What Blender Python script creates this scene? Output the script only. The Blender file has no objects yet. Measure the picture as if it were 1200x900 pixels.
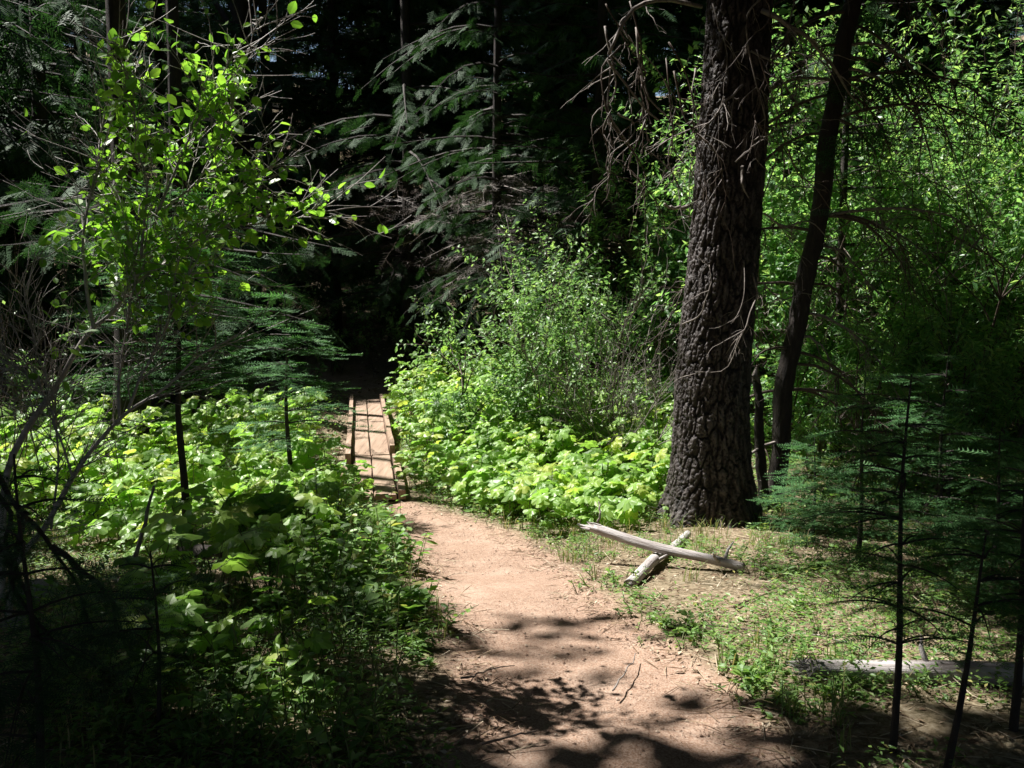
import bpy, math
import numpy as np
from mathutils import Vector
rad = math.radians
sc = bpy.context.scene
COL = sc.collection
RS = np.random.default_rng(7)

# ------------------------------------------------------------------ camera
W, H, F = 1200.0, 900.0, 1100.0
PITCH = math.atan(120 / F)
CAMZ = 1.6
cp, sp = math.cos(PITCH), math.sin(PITCH)
def ray(px, py):
    x = (px - W / 2) / F; z = -(py - H / 2) / F
    return np.array([x, cp + z * sp, -sp + z * cp])
def P(px, py, Y):
    d = ray(px, py); return np.array([0, 0, CAMZ]) + d * (Y / d[1])
cam = bpy.data.objects.new('camera', bpy.data.cameras.new('camera'))
COL.objects.link(cam); sc.camera = cam
cam.location = (0, 0, CAMZ); cam.rotation_euler = (rad(90) - PITCH, 0, 0)
cam.data.sensor_width = 36; cam.data.lens = 36 * F / W; cam.data.clip_end = 600; cam.data.clip_start = .05

# ------------------------------------------------------------------ sun
AZ, EL = rad(64), rad(58)
S = np.array([-math.sin(AZ) * math.cos(EL), math.cos(AZ) * math.cos(EL), math.sin(EL)])
sun = bpy.data.objects.new('sun', bpy.data.lights.new('sun', 'SUN')); COL.objects.link(sun)
sun.data.energy = 5.0; sun.data.angle = rad(.53); sun.data.color = (1, .965, .91)
sun.rotation_euler = Vector(S).to_track_quat('Z', 'Y').to_euler()
wd = bpy.data.worlds.new('World'); sc.world = wd; wd.use_nodes = True
nt = wd.node_tree; bg = nt.nodes['Background']; sky = nt.nodes.new('ShaderNodeTexSky')
sky.sky_type = 'NISHITA'; sky.sun_disc = False; sky.sun_elevation = EL; sky.sun_rotation = -AZ
nt.links.new(sky.outputs[0], bg.inputs[0]); bg.inputs[1].default_value = .05
vs = sc.view_settings; vs.view_transform = 'Standard'; vs.look = 'None'; vs.exposure = 1.38; vs.gamma = 1
sc.render.engine = 'CYCLES'
cy = sc.cycles
cy.max_bounces = 6; cy.diffuse_bounces = 3; cy.glossy_bounces = 2; cy.transmission_bounces = 4; cy.transparent_max_bounces = 4
cy.sample_clamp_indirect = 4; cy.use_denoising = True; cy.caustics_reflective = False; cy.caustics_refractive = False

# ------------------------------------------------------------------ numeric helpers
def sstep(a, b, x):
    t = np.clip((np.asarray(x, float) - a) / (b - a), 0, 1); return t * t * (3 - 2 * t)
def _h(i, j, s):
    n = (i.astype(np.int64) * 374761393 + j.astype(np.int64) * 668265263 + s * 144665) & 0xffffffff
    n = ((n ^ (n >> 13)) * 1274126177) & 0xffffffff
    return ((n ^ (n >> 16)) & 0xffff) / 65535.0
def vnoise(x, y, s=0):
    x = np.asarray(x, float); y = np.asarray(y, float)
    i = np.floor(x); j = np.floor(y); u = x - i; v = y - j; u = u * u * (3 - 2 * u); v = v * v * (3 - 2 * v)
    i = i.astype(int); j = j.astype(int)
    return ((_h(i, j, s) * (1 - u) + _h(i + 1, j, s) * u) * (1 - v) + (_h(i, j + 1, s) * (1 - u) + _h(i + 1, j + 1, s) * u) * v) * 2 - 1
def fbm(x, y, s=0, o=3):
    a = 0; k = 1
    for q in range(o): a = a + vnoise(np.asarray(x) * 2 ** q, np.asarray(y) * 2 ** q, s + q) * k; k *= .5
    return a / 1.75
def cells(x, y, s=0):
    i = np.floor(x).astype(int); j = np.floor(y).astype(int)
    f1 = np.full(x.shape, 9.); f2 = f1.copy()
    for a in (-1, 0, 1):
        for b in (-1, 0, 1):
            cx = i + a + .1 + .8 * _h(i + a, j + b, s); cyy = j + b + .1 + .8 * _h(i + a, j + b, s + 9)
            d = np.hypot(cx - x, cyy - y); f2 = np.where(d < f1, f1, np.minimum(f2, d)); f1 = np.minimum(f1, d)
    return f1, f2
def nrm(v): 
    v = np.asarray(v, float); return v / np.maximum(np.linalg.norm(v, axis=-1, keepdims=True), 1e-9)

# ------------------------------------------------------------------ terrain
def height(x, y):
    x = np.asarray(x, float); y = np.asarray(y, float)
    z = -.5 * sstep(3, 9, y)
    z = z + .34 * np.log1p(np.exp(np.clip((y - 19.3) * 1.6, -30, 30))) / 1.6 * (1 - .55 * sstep(55, 110, y))
    z = z + .22 * np.log1p(np.exp(np.clip((y - 27) * .5, -30, 60))) / .5 * (1 - sstep(70, 130, y))
    z = z + .20 * np.log1p(np.exp(np.clip(x - 7 - .1 * y, -30, 60))) * sstep(-5, 6, y) + .16 * np.log1p(np.exp(np.clip(-x - 9, -30, 60)))
    z = z - .42 * np.exp(-((y - 13.2 - .25 * (x + 2)) / .95) ** 2) * (1 - sstep(9, 13, np.abs(x)))
    z = z + .10 * np.exp(-((x + 1.25 + .08 * y) / .5) ** 2) * sstep(1.5, 3, y) * (1 - sstep(6.5, 8, y))
    z = z + .05 * fbm(x * .6, y * .6, 3) * sstep(0, 1, np.abs(x - .2) / 2) + .25 * fbm(x * .12, y * .12, 5) * sstep(14, 24, y)
    return z
def hz(x, y): return float(height(x, y))
def G(px, py, dz=0.0):
    d = ray(px, py); t = 1.0
    while t < 80:
        p = np.array([0, 0, CAMZ]) + d * t
        if p[2] < hz(p[0], p[1]) + dz: break
        t += .03
    return p
PL = [(580, 427, 466), (590, 444, 484), (605, 455, 535), (620, 463, 590), (650, 486, 648), (700, 505, 706), (750, 527, 775), (800, 538, 855), (850, 535, 900), (900, 530, 945)]
_Y, _L, _R = [], [], []
for py, l, r in PL[::-1]:
    a, b = G(l, py), G(r, py); _Y.append((a[1] + b[1]) / 2); _L.append(a[0]); _R.append(b[0])
_Y = [-12, -4, 1] + _Y + [9.0, 9.4, 15.7, 16.2, 18.2, 20, 23]
_L = [-2.6, -1.2, -.35] + _L + [-1.55, -1.0, -1.0, -2.8, -3.1, -4.6, -9]
_R = [-1.2, .1, 1.0] + _R + [-1.1, -1.2, -1.2, -2.1, -2.0, -3.2, -7.5]
def pathd(x, y):
    l = np.interp(y, _Y, _L); r = np.interp(y, _Y, _R)
    return np.minimum(x - l, r - x)

def bridged(x, y):
    """signed distance outwards from the footbridge's edges"""
    return np.where((np.asarray(y) > 8.7) & (np.asarray(y) < 16.1), np.abs(x + 1.33 + .163 * (y - 8.85)) - .32, 9.)
# ------------------------------------------------------------------ mesh helpers
def mk(name, V, Fs, mats, smooth=False, midx=None, attr=None):
    me = bpy.data.meshes.new(name)
    V = np.ascontiguousarray(V, dtype=np.float32); Fs = np.ascontiguousarray(Fs, dtype=np.int32)
    n, m, k = len(V), len(Fs), Fs.shape[1]
    me.vertices.add(n); me.vertices.foreach_set('co', V.ravel())
    me.loops.add(m * k); me.loops.foreach_set('vertex_index', Fs.ravel())
    me.polygons.add(m); me.polygons.foreach_set('loop_start', np.arange(0, m * k, k, dtype=np.int32))
    me.polygons.foreach_set('use_smooth', np.full(m, smooth, dtype=bool))
    if not isinstance(mats, (list, tuple)): mats = [mats]
    for q in mats: me.materials.append(q)
    if midx is not None: me.polygons.foreach_set('material_index', np.ascontiguousarray(midx, dtype=np.int32))
    me.update(calc_edges=True)
    if attr is not None:
        for an, av in attr.items():
            a = me.attributes.new(an, 'FLOAT', 'POINT'); a.data.foreach_set('value', np.ascontiguousarray(av, dtype=np.float32))
    return me
def obj(name, me, parent=None, label=None, cat=None, group=None, kind=None, loc=None):
    o = bpy.data.objects.new(name, me); COL.objects.link(o)
    if parent is not None: o.parent = parent
    if label: o['label'] = label
    if cat: o['category'] = cat
    if group: o['group'] = group
    if kind: o['kind'] = kind
    if loc is not None: o.location = tuple(float(q) for q in loc)
    return o
def thing(name, label, cat, loc=(0, 0, 0), group=None): return obj(name, None, None, label, cat, group, None, loc)
class MB:
    def __init__(s): s.V = []; s.F = []; s.n = 0
    def add(s, V, F):
        if len(V) == 0: return
        s.V.append(np.asarray(V, float)); s.F.append(np.asarray(F, int) + s.n); s.n += len(V)
    def get(s): return (np.concatenate(s.V), np.concatenate(s.F)) if s.V else (np.zeros((0, 3)), np.zeros((0, 3), int))
    def mesh(s, name, mat, smooth=False): V, F_ = s.get(); return mk(name, V, F_, mat, smooth)
def tube(pts, rr, n=6, cap=True, wob=0.0, rng=RS):
    pts = np.asarray(pts, float); k = len(pts); rr = np.broadcast_to(np.asarray(rr, float), (k,))
    t = nrm(np.gradient(pts, axis=0))
    ref = np.array([0, 0, 1.]) if abs(t[0][2]) < .8 else np.array([1., 0, 0])
    a = nrm(np.cross(t, ref)); b = nrm(np.cross(t, a))
    th = np.arange(n) * 2 * math.pi / n
    R = rr[:, None] * (1 + (wob * rng.uniform(-1, 1, (k, n)) if wob else 0))
    V = pts[:, None] + R[..., None] * (np.cos(th)[None, :, None] * a[:, None] + np.sin(th)[None, :, None] * b[:, None])
    V = V.reshape(-1, 3); i = np.arange(k - 1)[:, None] * n; j = np.arange(n)[None]; jn = (j + 1) % n
    A, B, C, D = i + j, i + jn, i + n + jn, i + n + j
    F_ = np.concatenate([np.stack([A, B, C], -1).reshape(-1, 3), np.stack([A, C, D], -1).reshape(-1, 3)])
    if cap:
        V = np.vstack([V, pts[0], pts[-1]]); c0, c1 = k * n, k * n + 1; J = np.arange(n); Jn = (J + 1) % n; o = (k - 1) * n
        F_ = np.vstack([F_, np.stack([np.full(n, c0), Jn, J], 1), np.stack([np.full(n, c1), o + J, o + Jn], 1)])
    return V, F_
def spline(pts, n):
    pts = np.asarray(pts, float); k = len(pts); e = np.vstack([2 * pts[0] - pts[1], pts, 2 * pts[-1] - pts[-2]])
    t = np.linspace(0, k - 1 - 1e-6, n); i = t.astype(int); u = (t - i)[:, None]
    p0, p1, p2, p3 = e[i], e[i + 1], e[i + 2], e[i + 3]
    return .5 * (2 * p1 + (p2 - p0) * u + (2 * p0 - 5 * p1 + 4 * p2 - p3) * u ** 2 + (3 * p1 - p0 - 3 * p2 + p3) * u ** 3)
def box(c, ex, ey, ez, bev=0):
    """box from centre and three half-vectors, with slightly chamfered long edges"""
    c = np.asarray(c, float); V = []
    for sx in (-1, 1):
        for sy, s2 in ((-1, -1), (1, -1), (1, 1), (-1, 1)): V.append(c + sx * ex + sy * ey + s2 * ez)
    V = np.array(V)
    F_ = [(0, 3, 2), (0, 2, 1), (4, 5, 6), (4, 6, 7)]
    for a in range(4):
        b = (a + 1) % 4; F_ += [(a, b, 4 + b), (a, 4 + b, 4 + a)]
    return V, np.array(F_)
def inst(TV, TF, pos, R, s):
    """copies of a template: R (k,3,3) columns are the x,y,z axes"""
    pos = np.asarray(pos); k = len(pos)
    if k == 0: return np.zeros((0, 3)), np.zeros((0, 3), int)
    s = np.broadcast_to(np.asarray(s, float), (k,))
    V = np.einsum('kij,nj->kni', R, TV) * s[:, None, None] + pos[:, None]
    F_ = TF[None] + (np.arange(k) * len(TV))[:, None, None]
    return V.reshape(-1, 3), F_.reshape(-1, 3)
def frames(d, up):
    d = nrm(d); y = np.cross(up, d); bad = np.linalg.norm(y, axis=-1) < 1e-4
    y[bad] = [1, 0, 0]; y = nrm(y); z = np.cross(d, y)
    return np.stack([d, y, z], -1)
def rvec(rng, k): return nrm(rng.normal(size=(k, 3)))

# ------------------------------------------------------------------ materials
def newmat(name):
    m = bpy.data.materials.new(name); m.use_nodes = True; t = m.node_tree
    for n in list(t.nodes): t.nodes.remove(n)
    out = t.nodes.new('ShaderNodeOutputMaterial'); return m, t, out
def ramp(t, fac, stops):
    r = t.nodes.new('ShaderNodeValToRGB'); e = r.color_ramp.elements
    while len(e) < len(stops): e.new(.5)
    for q, (p, c) in zip(e, stops): q.position = p; q.color = (*c, 1)
    t.links.new(fac, r.inputs[0]); return r.outputs[0]
def noise(t, scale, detail=4, vec=None, rough=.55):
    n = t.nodes.new('ShaderNodeTexNoise'); n.inputs['Scale'].default_value = scale; n.inputs['Detail'].default_value = detail; n.inputs['Roughness'].default_value = rough
    if vec is not None: t.links.new(vec, n.inputs['Vector'])
    return n.outputs['Fac']
def coords(t, scale=(1, 1, 1)):
    c = t.nodes.new('ShaderNodeTexCoord'); m = t.nodes.new('ShaderNodeMapping'); m.inputs['Scale'].default_value = scale
    t.links.new(c.outputs['Object'], m.inputs[0]); return m.outputs[0]
def mixc(t, fac, a, b, mode='MIX'):
    m = t.nodes.new('ShaderNodeMix'); m.data_type = 'RGBA'; m.blend_type = mode
    if isinstance(fac, (int, float)): m.inputs[0].default_value = fac
    else: t.links.new(fac, m.inputs[0])
    for s_, q in ((6, a), (7, b)):
        if isinstance(q, tuple): m.inputs[s_].default_value = (*q, 1)
        else: t.links.new(q, m.inputs[s_])
    return m.outputs[2]
def math_(t, op, a, b=0.0):
    m = t.nodes.new('ShaderNodeMath'); m.operation = op
    for i, q in ((0, a), (1, b)):
        if isinstance(q, (int, float)): m.inputs[i].default_value = q
        else: t.links.new(q, m.inputs[i])
    return m.outputs[0]
def leafmat(name, stops, trans, tf=.38, rough=.38, spec=.5):
    m, t, out = newmat(name)
    g = t.nodes.new('ShaderNodeNewGeometry')
    c = ramp(t, g.outputs['Random Per Island'], stops)
    n = noise(t, 1.3, 2, coords(t)); c = mixc(t, math_(t, 'MULTIPLY', n, .35), c, tuple(x * .6 for x in stops[0][1]))
    b = t.nodes.new('ShaderNodeBsdfPrincipled'); t.links.new(c, b.inputs['Base Color']); b.inputs['Roughness'].default_value = rough
    b.inputs['Specular IOR Level'].default_value = spec
    tr = t.nodes.new('ShaderNodeBsdfTranslucent'); t.links.new(mixc(t, 1.0, c, trans, 'MULTIPLY'), tr.inputs[0])
    mx = t.nodes.new('ShaderNodeMixShader'); mx.inputs[0].default_value = tf
    t.links.new(b.outputs[0], mx.inputs[1]); t.links.new(tr.outputs[0], mx.inputs[2]); t.links.new(mx.outputs[0], out.inputs[0]); return m
def woodmat(name, stops, sc_=(18, 18, 3), rough=.8, bump=.4, spec=.3, nscale=3, dist=.01):
    m, t, out = newmat(name)
    v = coords(t, sc_); n = noise(t, nscale, 6, v, .65); c = ramp(t, n, stops)
    b = t.nodes.new('ShaderNodeBsdfPrincipled'); t.links.new(c, b.inputs['Base Color']); b.inputs['Roughness'].default_value = rough
    b.inputs['Specular IOR Level'].default_value = spec
    bp = t.nodes.new('ShaderNodeBump'); bp.inputs['Strength'].default_value = bump; bp.inputs['Distance'].default_value = dist
    t.links.new(noise(t, nscale * 2.5, 6, v, .7), bp.inputs['Height']); t.links.new(bp.outputs[0], b.inputs['Normal'])
    t.links.new(b.outputs[0], out.inputs[0]); return m
M = {}
M['thimble'] = leafmat('thimbleberry leaf', [(0, (.15, .27, .06)), (.5, (.22, .37, .075)), (.8, (.30, .44, .085)), (1, (.43, .48, .10))], (2.0, 2.2, 1.3), .42, .45)
M['shrub'] = leafmat('shrub leaf', [(0, (.10, .20, .035)), (.6, (.16, .30, .05)), (1, (.24, .38, .06))], (2.3, 2.6, 1.2), .45, .40, .5)
M['mid'] = leafmat('thicket leaf', [(0, (.11, .21, .08)), (.6, (.18, .31, .12)), (1, (.26, .38, .13))], (2.0, 2.1, 1.3), .38, .45, .5)
M['willow'] = leafmat('willow leaf', [(0, (.08, .20, .07)), (.6, (.14, .29, .10)), (1, (.26, .40, .13))], (2.5, 2.3, 1.5), .48, .42, .6)
M['herb'] = leafmat('herb leaf', [(0, (.09, .18, .045)), (.6, (.15, .27, .065)), (.9, (.22, .34, .08)), (1, (.36, .32, .11))], (1.9, 2.1, 1.1), .36, .5)
M['grass'] = leafmat('grass blade', [(0, (.09, .15, .04)), (.55, (.14, .20, .06)), (.8, (.26, .24, .11)), (1, (.42, .34, .19))], (1.8, 1.8, 1.0), .3, .55)
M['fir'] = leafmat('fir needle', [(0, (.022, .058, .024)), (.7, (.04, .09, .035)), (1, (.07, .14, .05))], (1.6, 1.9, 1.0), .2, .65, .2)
M['firlit'] = leafmat('young sunlit fir needle', [(0, (.035, .10, .035)), (.6, (.065, .16, .055)), (1, (.12, .24, .09))], (1.8, 2.1, 1.2), .3, .6, .25)  # brighter fir green, with sunlight on the needles put into the colour
M['litter'] = leafmat('dry leaf', [(0, (.10, .06, .035)), (.35, (.24, .16, .10)), (.7, (.42, .33, .22)), (1, (.6, .52, .40))], (1, 1, 1), .1, .7, .2)
M['chip'] = leafmat('path chip', [(0, (.10, .06, .04)), (.3, (.22, .14, .10)), (.75, (.38, .26, .19)), (1, (.55, .45, .35))], (1, 1, 1), .05, .8, .2)
M['bark'] = woodmat('dark bark', [(.3, (.018, .014, .013)), (.6, (.042, .033, .028)), (.8, (.09, .072, .06))], (9, 9, 2.5), .75, .8, .35, 3, .02)
M['dead'] = woodmat('dead grey wood', [(.3, (.10, .085, .075)), (.55, (.22, .19, .17)), (.8, (.36, .33, .30))], (10, 10, 10), .7, .4, .3, 3, .006)
M['twig'] = woodmat('brown twig', [(.3, (.05, .035, .028)), (.6, (.11, .08, .062)), (.8, (.2, .16, .13))], (10, 10, 10), .6, .3, .4)
M['pale'] = woodmat('smooth shrub bark', [(.3, (.18, .16, .145)), (.6, (.32, .29, .27)), (.8, (.48, .45, .42))], (14, 14, 14), .6, .3, .4)
M['stem'] = woodmat('green stem', [(.3, (.06, .09, .03)), (.7, (.13, .14, .05))], (8, 8, 8), .6, .1)

# pine bark: plates (pale grey tops, red brown flanks, black furrows) follow the modelled relief
m, t, out = newmat('pine bark')
at_ = t.nodes.new('ShaderNodeAttribute'); at_.attribute_name = 'relief'
v = coords(t, (1, 1, .45)); nf = noise(t, 45, 6, v, .7)
c = ramp(t, math_(t, 'ADD', at_.outputs['Fac'], math_(t, 'MULTIPLY', math_(t, 'SUBTRACT', nf, .5), .7)), [(.05, (.003, .0025, .0025)), (.35, (.010, .0065, .005)), (.70, (.020, .0135, .011)), (1.0, (.07, .058, .055))])
b = t.nodes.new('ShaderNodeBsdfPrincipled'); t.links.new(c, b.inputs['Base Color']); b.inputs['Roughness'].default_value = .55; b.inputs['Specular IOR Level'].default_value = .4
bp = t.nodes.new('ShaderNodeBump'); bp.inputs['Strength'].default_value = .9; bp.inputs['Distance'].default_value = .012
t.links.new(noise(t, 60, 8, v, .75), bp.inputs['Height']); t.links.new(bp.outputs[0], b.inputs['Normal']); t.links.new(b.outputs[0], out.inputs[0]); M['pine'] = m

# bare log: silver wood with long cracks
def logmat(name, axis):
    s_ = [34, 34, 34]; s_[axis] = 2.6
    return woodmat(name, [(.30, (.06, .042, .034)), (.40, (.27, .235, .22)), (.55, (.42, .39, .38)), (.85, (.56, .53, .52))], tuple(s_), .75, .9, .25, 1.0, .012)
M['log'] = logmat('silver log wood', 0)
# sawn plank
M['plank'] = woodmat('weathered plank wood', [(.25, (.12, .08, .055)), (.42, (.25, .175, .125)), (.6, (.32, .235, .175)), (.8, (.40, .31, .24))], (22, 1.2, 22), .8, .35, .2, 1.0, .004)

def groundmat(name, ispath):
    m, t, out = newmat(name)
    v = coords(t)
    n1 = noise(t, 1.7, 5, v); n2 = noise(t, 28, 6, v, .7); n3 = noise(t, 120, 4, v, .7)
    dirt = ramp(t, n2, [(.25, (.145, .082, .05)), (.5, (.25, .152, .10)), (.8, (.34, .235, .17))])
    dirt = mixc(t, math_(t, 'MULTIPLY', n1, .35), dirt, (.23, .14, .10))
    n4 = noise(t, 5.5, 5, v, .6); dirt = mixc(t, math_(t, 'MULTIPLY', ramp(t, n4, [(.45, (0, 0, 0)), (.68, (1, 1, 1))]), .45), dirt, (.17, .095, .06)); dirt = mixc(t, math_(t, 'MULTIPLY', ramp(t, noise(t, 3.1, 4, v, .6), [(.5, (0, 0, 0)), (.7, (1, 1, 1))]), .35), dirt, (.48, .36, .28))
    fl = ramp(t, n3, [(.40, (.0, .0, .0)), (.62, (1, 1, 1))])
    dirt = mixc(t, math_(t, 'MULTIPLY', ramp(t, noise(t, 210, 3, v, .6), [(.5, (0, 0, 0)), (.62, (1, 1, 1))]), .45), dirt, (.13, .075, .05)); dirt = mixc(t, math_(t, 'MULTIPLY', fl, .42), dirt, (.55, .45, .37))
    lit = ramp(t, n2, [(.25, (.04, .03, .02)), (.40, (.13, .09, .06)), (.52, (.30, .23, .16)), (.72, (.52, .44, .33))])
    gr = ramp(t, n1, [(.35, (.025, .04, .012)), (.7, (.15, .12, .07))])
    lit = mixc(t, .45, lit, gr)
    a = t.nodes.new('ShaderNodeAttribute'); a.attribute_name = 'dirt'
    c = mixc(t, a.outputs['Fac'], lit, dirt)
    b = t.nodes.new('ShaderNodeBsdfPrincipled'); t.links.new(c, b.inputs['Base Color']); b.inputs['Roughness'].default_value = .95; b.inputs['Specular IOR Level'].default_value = .12
    bp = t.nodes.new('ShaderNodeBump'); bp.inputs['Strength'].default_value = .7; bp.inputs['Distance'].default_value = .012
    hh = math_(t, 'ADD', n2, math_(t, 'MULTIPLY', n3, .6)); t.links.new(hh, bp.inputs['Height']); t.links.new(bp.outputs[0], b.inputs['Normal'])
    t.links.new(b.outputs[0], out.inputs[0]); return m
M['ground'] = groundmat('forest floor', False)

# ------------------------------------------------------------------ ground and path
def axis(lo, a, b, hi, fine):
    mid = np.arange(a, b, fine); l = [a]; s_ = fine
    while l[-1] > lo: s_ *= 1.18; l.append(l[-1] - s_)
    r = [mid[-1]]; s_ = fine
    while r[-1] < hi: s_ *= 1.18; r.append(r[-1] + s_)
    return np.concatenate([l[::-1][:-1], mid, r[1:]])
xs = axis(-160, -4.5, 5.5, 160, .045); ys = axis(-60, 2.0, 17.5, 190, .05)
X, Yg = np.meshgrid(xs, ys); Z = height(X, Yg)
pd = pathd(X, Yg) + .05 * fbm(X * 5, Yg * 5, 21) + .03 * vnoise(X * 18, Yg * 18, 4)
dirt = sstep(-.09, .03, pd)
Z = Z - .035 * sstep(-.1, .25, pd) * (1 + .4 * fbm(X * 2, Yg * 2, 8)) + .006 * fbm(X * 9, Yg * 9, 31) + .012 * fbm(X * 3, Yg * 3, 77) * (1 - dirt)
GV = np.stack([X, Yg, Z], -1).reshape(-1, 3); nx, ny = len(xs), len(ys)
ii = (np.arange(ny - 1)[:, None] * nx + np.arange(nx - 1)[None])
Q = np.stack([ii, ii + 1, ii + nx + 1, ii + nx], -1).reshape(-1, 4)
inside = (pd > .0).ravel()[Q].all(1)
def sub(Qs):
    u, inv = np.unique(Qs, return_inverse=True); return GV[u], inv.reshape(-1, 4), {'dirt': dirt.ravel()[u]}
for nm, q, lab in (('ground', Q[~inside], None), ('dirt_path', Q[inside], None)):
    v_, f_, a_ = sub(q); obj(nm, mk(nm, v_, f_, M['ground'], True, attr=a_), kind='structure')
def gz(x, y):  # height of the built ground
    x = np.asarray(x, float); y = np.asarray(y, float)
    p = pathd(x, y) + .05 * fbm(x * 5, y * 5, 21)
    return height(x, y) - .035 * sstep(-.1, .25, p)

# ------------------------------------------------------------------ chosen sun and shade zones; crowns are cut to match
LIT = []
def lit(p, r, keep=0.0): LIT.append((np.asarray(p, float), r, keep))
def litg(px, py, r, dz=.1, keep=0.0): p = G(px, py); lit(p + [0, 0, dz], r, keep)
for a in [(448, 600, .35), (485, 615, .6), (520, 645, .7), (565, 640, .7), (620, 650, .6), (560, 690, .6), (630, 690, .7), (590, 700, .5), (700, 712, .5), (520, 710, .35), (650, 722, .25), (560, 728, .25), (470, 585, .35)]: litg(*a)
for a in [(680, 640, .8), (760, 640, .8), (720, 690, .7), (800, 690, .7), (860, 680, .6), (780, 740, .5), (850, 760, .4), (900, 780, .38), (930, 720, .45), (990, 800, .4), (1060, 800, .45), (1130, 795, .45), (1200, 800, .5), (1280, 800, .5), (940, 810, .28), (880, 640, .5, .1, .3), (950, 650, .5, .1, .5)]: litg(*a)
for a in [(475, 560, .8), (540, 570, 1.), (620, 570, 1.0), (700, 580, 1.), (760, 580, .8), (480, 510, 1.1), (560, 500, 1.6), (650, 500, 1.6), (740, 510, 1.5), (520, 480, 1.2), (600, 470, 1.3), (700, 480, 1.3)]: litg(*a, .35)
for y, r in ((9.2, .33), (11.9, .7), (12.9, .9), (14.2, .9), (15.1, .6)): lit((-1.33 - .162 * (y - 8.8), y, -.35), r)
for a in [(385, 505, .9), (370, 540, .8), (350, 490, 1.)]: litg(*a)
for a in [(20, 600, .7), (60, 560, 1.), (120, 600, .8), (160, 540, 1.2), (240, 580, 1.), (250, 530, 1.3), (330, 550, 1.0), (330, 510, 1.2), (380, 570, .8), (300, 600, .6), (405, 610, .5), (440, 640, .38), (400, 560, .7), (470, 690, .28), (500, 730, .22), (50, 660, .4), (150, 660, .4)]: litg(*a, .35)
for a in [(180, 90, .35), (230, 60, .3), (260, 130, .35), (160, 170, .45), (220, 200, .5), (280, 230, .4), (330, 240, .3), (140, 250, .45), (120, 320, .45), (200, 290, .4), (90, 400, .4), (60, 470, .4)]: lit(P(a[0], a[1], 4.1), a[2])
for a in [(650, 330, 1.1), (590, 380, 1.), (560, 420, .8), (700, 300, .9), (740, 360, .9), (650, 260, .6), (640, 200, .4), (770, 300, .8)]: lit(P(a[0], a[1], 11.2), a[2] * 1.1, .03)
for a in [(1150, 200, 1.8), (1090, 320, 1.4), (1190, 330, 1.6), (1180, 80, 1.3), (1120, 110, 1.), (1000, 130, 1.), (960, 220, 1.), (1010, 350, 1.2), (920, 120, 1.), (920, 330, .9), (790, 100, .9), (790, 220, .8), (1130, 430, 1.1), (1050, 50, 1.2), (1040, 230, 1.2), (880, 230, 1.), (1180, 440, 1.2)]: lit(P(a[0], a[1], 11.5), a[2] * 1.4, .0)
for a in [(1070, 540, 3.05, .3), (1070, 640, 3.05, .3), (1150, 640, 2.9, .25), (1000, 600, 6.1, .4), (1110, 540, 6.6, .6), (1180, 600, 5.6, .5), (960, 590, 6.9, .4), (1040, 500, 6.3, .4)]: lit(P(a[0], a[1], a[2]), a[3], .15)
for y in range(20, 600, 60): lit(P(800 - (y - 300) * .03, y, 7.5), .55, .08)
for a in [(370, 190, 10.4, .45), (330, 220, 10.4, .4), (330, 60, 10.4, .5), (300, 110, 10.6, .4), (390, 90, 17.5, .6), (430, 30, 17.5, .8), (470, 130, 17, .6), (260, 30, 11, .4), (240, 350, 6.4, .4), (330, 340, 6.4, .3), (530, 150, 16, .5), (600, 130, 15.5, .5), (440, 250, 17, .5), (740, 110, 7.2, .4), (720, 60, 7.4, .25), (715, 350, 8, .3), (650, 90, 9, .3)]: lit(P(a[0], a[1], a[2]), a[3], .15)
for a in [(510, 350, .8), (540, 365, .6), (1150, 560, .7), (1100, 620, .5), (1020, 560, .5), (980, 620, .45), (940, 580, .5), (370, 335, .3)]: litg(a[0], a[1], a[2], .1, .2)
for q in range(30):
    px, py = RS.uniform(0, 1200), RS.uniform(0, 420); Y = RS.uniform(9, 24); lit(P(px, py, Y), RS.uniform(.12, .32), .1)
for q in range(26): litg(RS.uniform(150, 520), RS.uniform(700, 895), RS.uniform(.03, .09))
for q in range(10): litg(RS.uniform(560, 860), RS.uniform(790, 895), RS.uniform(.03, .07))
for q in range(18): litg(RS.uniform(930, 1200), RS.uniform(820, 895), RS.uniform(.05, .11))
LC = np.array([l[0] for l in LIT]); LR = np.array([l[1] for l in LIT]); LK = np.array([l[2] for l in LIT])
DARK = np.array([(-300, 1200), (-300, 705), (150, 700), (250, 728), (330, 738), (430, 750), (520, 785), (600, 762), (680, 755), (760, 768), (830, 800), (900, 838), (1000, 862), (1400, 880), (1400, 1200)], float)
def trunk_ok(x, y):
    z = np.linspace(3, 19, 60); tp = np.stack([x + 0 * z, y + 0 * z, z + hz(x, y)], 1); g = np.random.default_rng(1)
    return in_bright(tp, g, .5).mean() < .04
def in_dark(Pt):
    g = Pt - S * ((Pt[:, 2] + .03) / S[2])[:, None]; y = g[:, 1] * cp - (g[:, 2] - CAMZ) * sp; z = g[:, 1] * sp + (g[:, 2] - CAMZ) * cp; yy = np.maximum(y, .05)
    px = 600 + F * g[:, 0] / yy + 22 * vnoise(g[:, 0] * 3, g[:, 1] * 3, 5); py = 450 - F * z / yy + 16 * vnoise(g[:, 0] * 4, g[:, 1] * 4, 15); c = np.zeros(len(Pt), bool)
    for i in range(len(DARK)):
        a, b_ = DARK[i], DARK[(i + 1) % len(DARK)]
        c ^= ((a[1] > py) != (b_[1] > py)) & (px < (b_[0] - a[0]) * (py - a[1]) / (b_[1] - a[1] + 1e-12) + a[0])
    return c | ((y < 2.6) & (np.abs(g[:, 0]) < 4) & (y > -4))
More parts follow.
